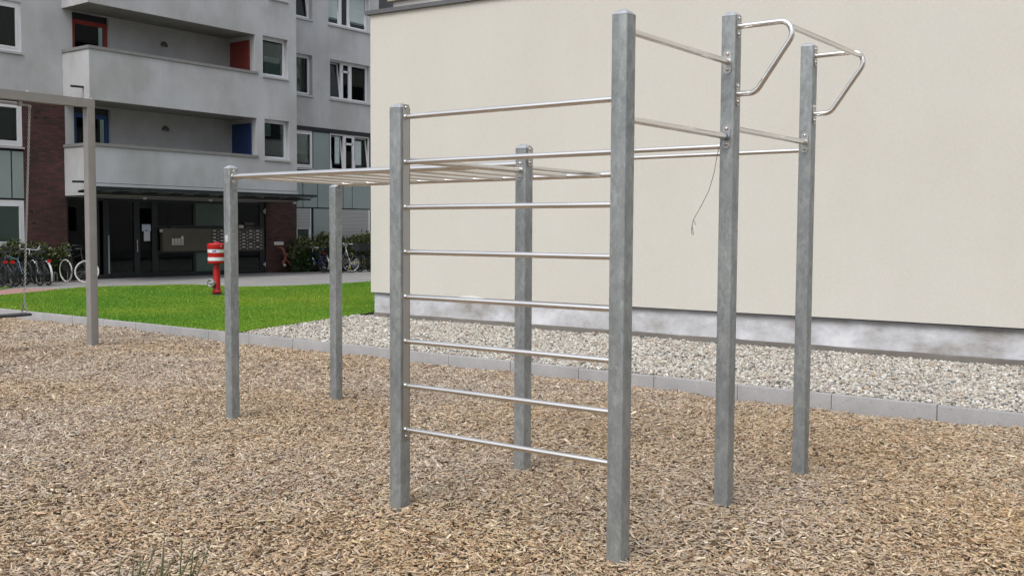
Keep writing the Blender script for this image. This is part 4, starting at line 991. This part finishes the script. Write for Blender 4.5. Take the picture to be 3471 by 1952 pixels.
# rear wheels towards the camera, noses into the hedge
bicycle((-23.62, 8.86, pv), PI + .06, 'black bicycle at the left edge with a small red reflector', GL, lean=3)
bicycle((-23.58, 9.19, pv), PI - .05, 'black bicycle with a broad red rear reflector', GL, lean=-3)
bicycle((-23.95, 9.66, pv), PI + .12, 'bicycle with a pale blue frame between two black ones', GL, 'bblue', reflector=False, lean=5, carrier=False, guard=None)
bicycle((-23.68, 10.10, pv), PI - .12, 'black bicycle with raised white-gripped bars', GL, bars='bwhite', drop=True, lean=4, reflector=False)
bicycle((-23.76, 10.42, pv), PI - .16, 'black bicycle with a white rear mudguard and red tail reflector', GL, guard='bwhite', lean=-5)
bicycle((-23.85, 9.43, pv), PI + .02, 'dark bicycle without reflector squeezed in beside the pale blue one', GL, reflector=False, lean=-6, carrier=False)
bicycle((-24.22, 11.72, pv), .02, 'bicycle with pale tyres and its front wheel turned, nearest the entrance', GL, tyre='tyrew', steer=52, lean=2, guard=None, reflector=False)
bicycle((-24.72, 21.62, pv), PI - .10, 'small purple-blue bicycle beside the hedge', GR, 'bpurple', guard='chrome', bars='chrome', r=.30, reflector=False, lean=4)
bicycle((-24.20, 22.36, pv), .10, 'white bicycle with pale mudguards and yellow spoke reflectors', GR, 'bwhite', step=True, rim='chrome', crank='chrome', guard='bwhite', bars='chrome', steer=36, saddle='rubber', accents='yellow', lean=3)
bicycle((-24.16, 22.78, pv), .05, 'black bicycle with a dark front basket behind the white bicycle', GR, basket='front', guard='bblack', bars='chrome', steer=-8, lean=-3)
bicycle((-24.35, 22.10, pv), PI + .05, 'dark bicycle mostly hidden by the monkey bar post beside the hedge', GR, reflector=False, lean=4, guard='chrome')
bicycle((-24.30, 23.50, pv), .0, 'black bicycle with a dark crate, half hidden by the cream wall', GR, basket='front', guard='yellow', lean=2)
def rack(x, v0, v1, label):
    o = empty('bicycle_rack', (x, (v0 + v1) / 2, .11), label, 'bicycle rack'); m = MB()
    v = v0
    while v < v1: 
        MB().tube(fillet([(x + .2, v, .1), (x + .2, v, .42), (x + .2, v + .09, .42), (x + .2, v + .09, .1)], .04, 4), .009, 6).build('wheel_hoop', 'chain', o, True); v += .42
    MB().box((x + .17, v0, .112), (x + .23, v1, .13)).build('base_rail', 'chain', o)
rack(-24.75, 8.7, 11.9, 'low steel hoop rack under the left-hand bicycles'); rack(-24.75, 21.8, 23.6, 'low steel hoop rack under the right-hand bicycles')

# ------------------------------------------------------------------ foreground stems
gt = empty('grass_clump', (.62, -2.15, 0), 'sparse clump of thin green stems at the bottom left foreground', 'plant')
ST = [[[0.447, -2.242, 0.0], [0.46, -2.222, 0.266], [0.467, -2.213, 0.333]], [[0.46, -2.174, 0.0], [0.466, -2.16, 0.25], [0.471, -2.15, 0.342]],
[[0.611, -2.215, 0.0], [0.604, -2.21, 0.293], [0.599, -2.207, 0.385]], [[0.522, -2.2, 0.0], [0.56, -2.162, 0.271], [0.6, -2.121, 0.419]],
[[0.512, -2.066, 0.0], [0.516, -2.054, 0.232], [0.524, -2.034, 0.435]], [[0.522, -2.057, 0.0], [0.521, -2.049, 0.232], [0.52, -2.039, 0.384]],
[[0.662, -2.239, 0.0], [0.725, -2.179, 0.311], [0.762, -2.146, 0.399]], [[0.757, -2.136, 0.0], [0.758, -2.125, 0.303], [0.758, -2.113, 0.465]],
[[0.745, -2.204, 0.0], [0.8, -2.151, 0.319], [0.852, -2.1, 0.471]], [[0.725, -2.073, 0.0], [0.733, -2.058, 0.279], [0.74, -2.044, 0.404]],
[[0.808, -2.164, 0.0], [0.857, -2.116, 0.321], [0.907, -2.066, 0.485]], [[0.702, -2.085, 0.0], [0.733, -2.051, 0.278], [0.755, -2.028, 0.373]],
[[0.52, -2.15, 0.0], [0.558, -2.112, 0.257], [0.575, -2.096, 0.313]], [[0.537, -2.275, 0.0], [0.596, -2.221, 0.295], [0.621, -2.198, 0.358]]]
for q in ST:
    a, b, c = (Vector(t) for t in q); m = MB(); m.tube([a, a.lerp(b, .5), b, b.lerp(c, .5) + Vector((.001, 0, 0)), c], [.0042, .0040, .0036, .0028, .0010], 6)
    for t in (.35, .55, .75, .9):
        p = b.lerp(c, t); s = random.choice((-1, 1)); d = (rt * s * .006 + Vector((0, 0, .013))); m.tube([p, p + d], [.0022, .0007], 4)
    m.build('stem', 'stem', gt, True)

# ------------------------------------------------------------------ light
w = bpy.data.worlds.new('World'); sc.world = w; w.use_nodes = True; nt = w.node_tree
bg = nt.nodes['Background']; sky = nt.nodes.new('ShaderNodeTexSky'); sky.sky_type = 'NISHITA'; sky.sun_disc = False
sd = Vector((.06, -.62, .90)).normalized()
sky.sun_elevation = math.asin(sd.z); sky.sun_rotation = math.atan2(sd.x, sd.y); sky.dust_density = 3.0; sky.air_density = 1.0; sky.ozone_density = 1.0
hs = nt.nodes.new('ShaderNodeHueSaturation'); hs.inputs['Saturation'].default_value = .28
tc = nt.nodes.new('ShaderNodeTexCoord'); sx = nt.nodes.new('ShaderNodeSeparateXYZ'); nt.links.new(tc.outputs['Generated'], sx.inputs[0])
mr = nt.nodes.new('ShaderNodeMapRange'); mr.inputs['From Min'].default_value = 0; mr.inputs['From Max'].default_value = 1; mr.inputs['To Min'].default_value = .62; mr.inputs['To Max'].default_value = 1.9
nt.links.new(sx.outputs['Z'], mr.inputs['Value']); nt.links.new(mr.outputs[0], hs.inputs['Value'])   # overcast: brighter overhead than at the horizon
nt.links.new(sky.outputs[0], hs.inputs['Color']); nt.links.new(hs.outputs[0], bg.inputs['Color']); bg.inputs['Strength'].default_value = .15
sl = bpy.data.lights.new('sun', 'SUN'); so = bpy.data.objects.new('sun', sl); COL.objects.link(so)
sl.energy = .85; sl.angle = R(26); sl.color = (1, .965, .92); so.rotation_euler = sd.to_track_quat('Z', 'Y').to_euler()
vs_ = sc.view_settings; sc.display_settings.display_device = 'sRGB'; vs_.view_transform = 'Standard'; vs_.look = 'None'; vs_.gamma = 1; vs_.exposure = 0.22
sc.cycles.max_bounces = 6; sc.cycles.transparent_max_bounces = 8; sc.cycles.caustics_reflective = False; sc.cycles.use_denoising = True
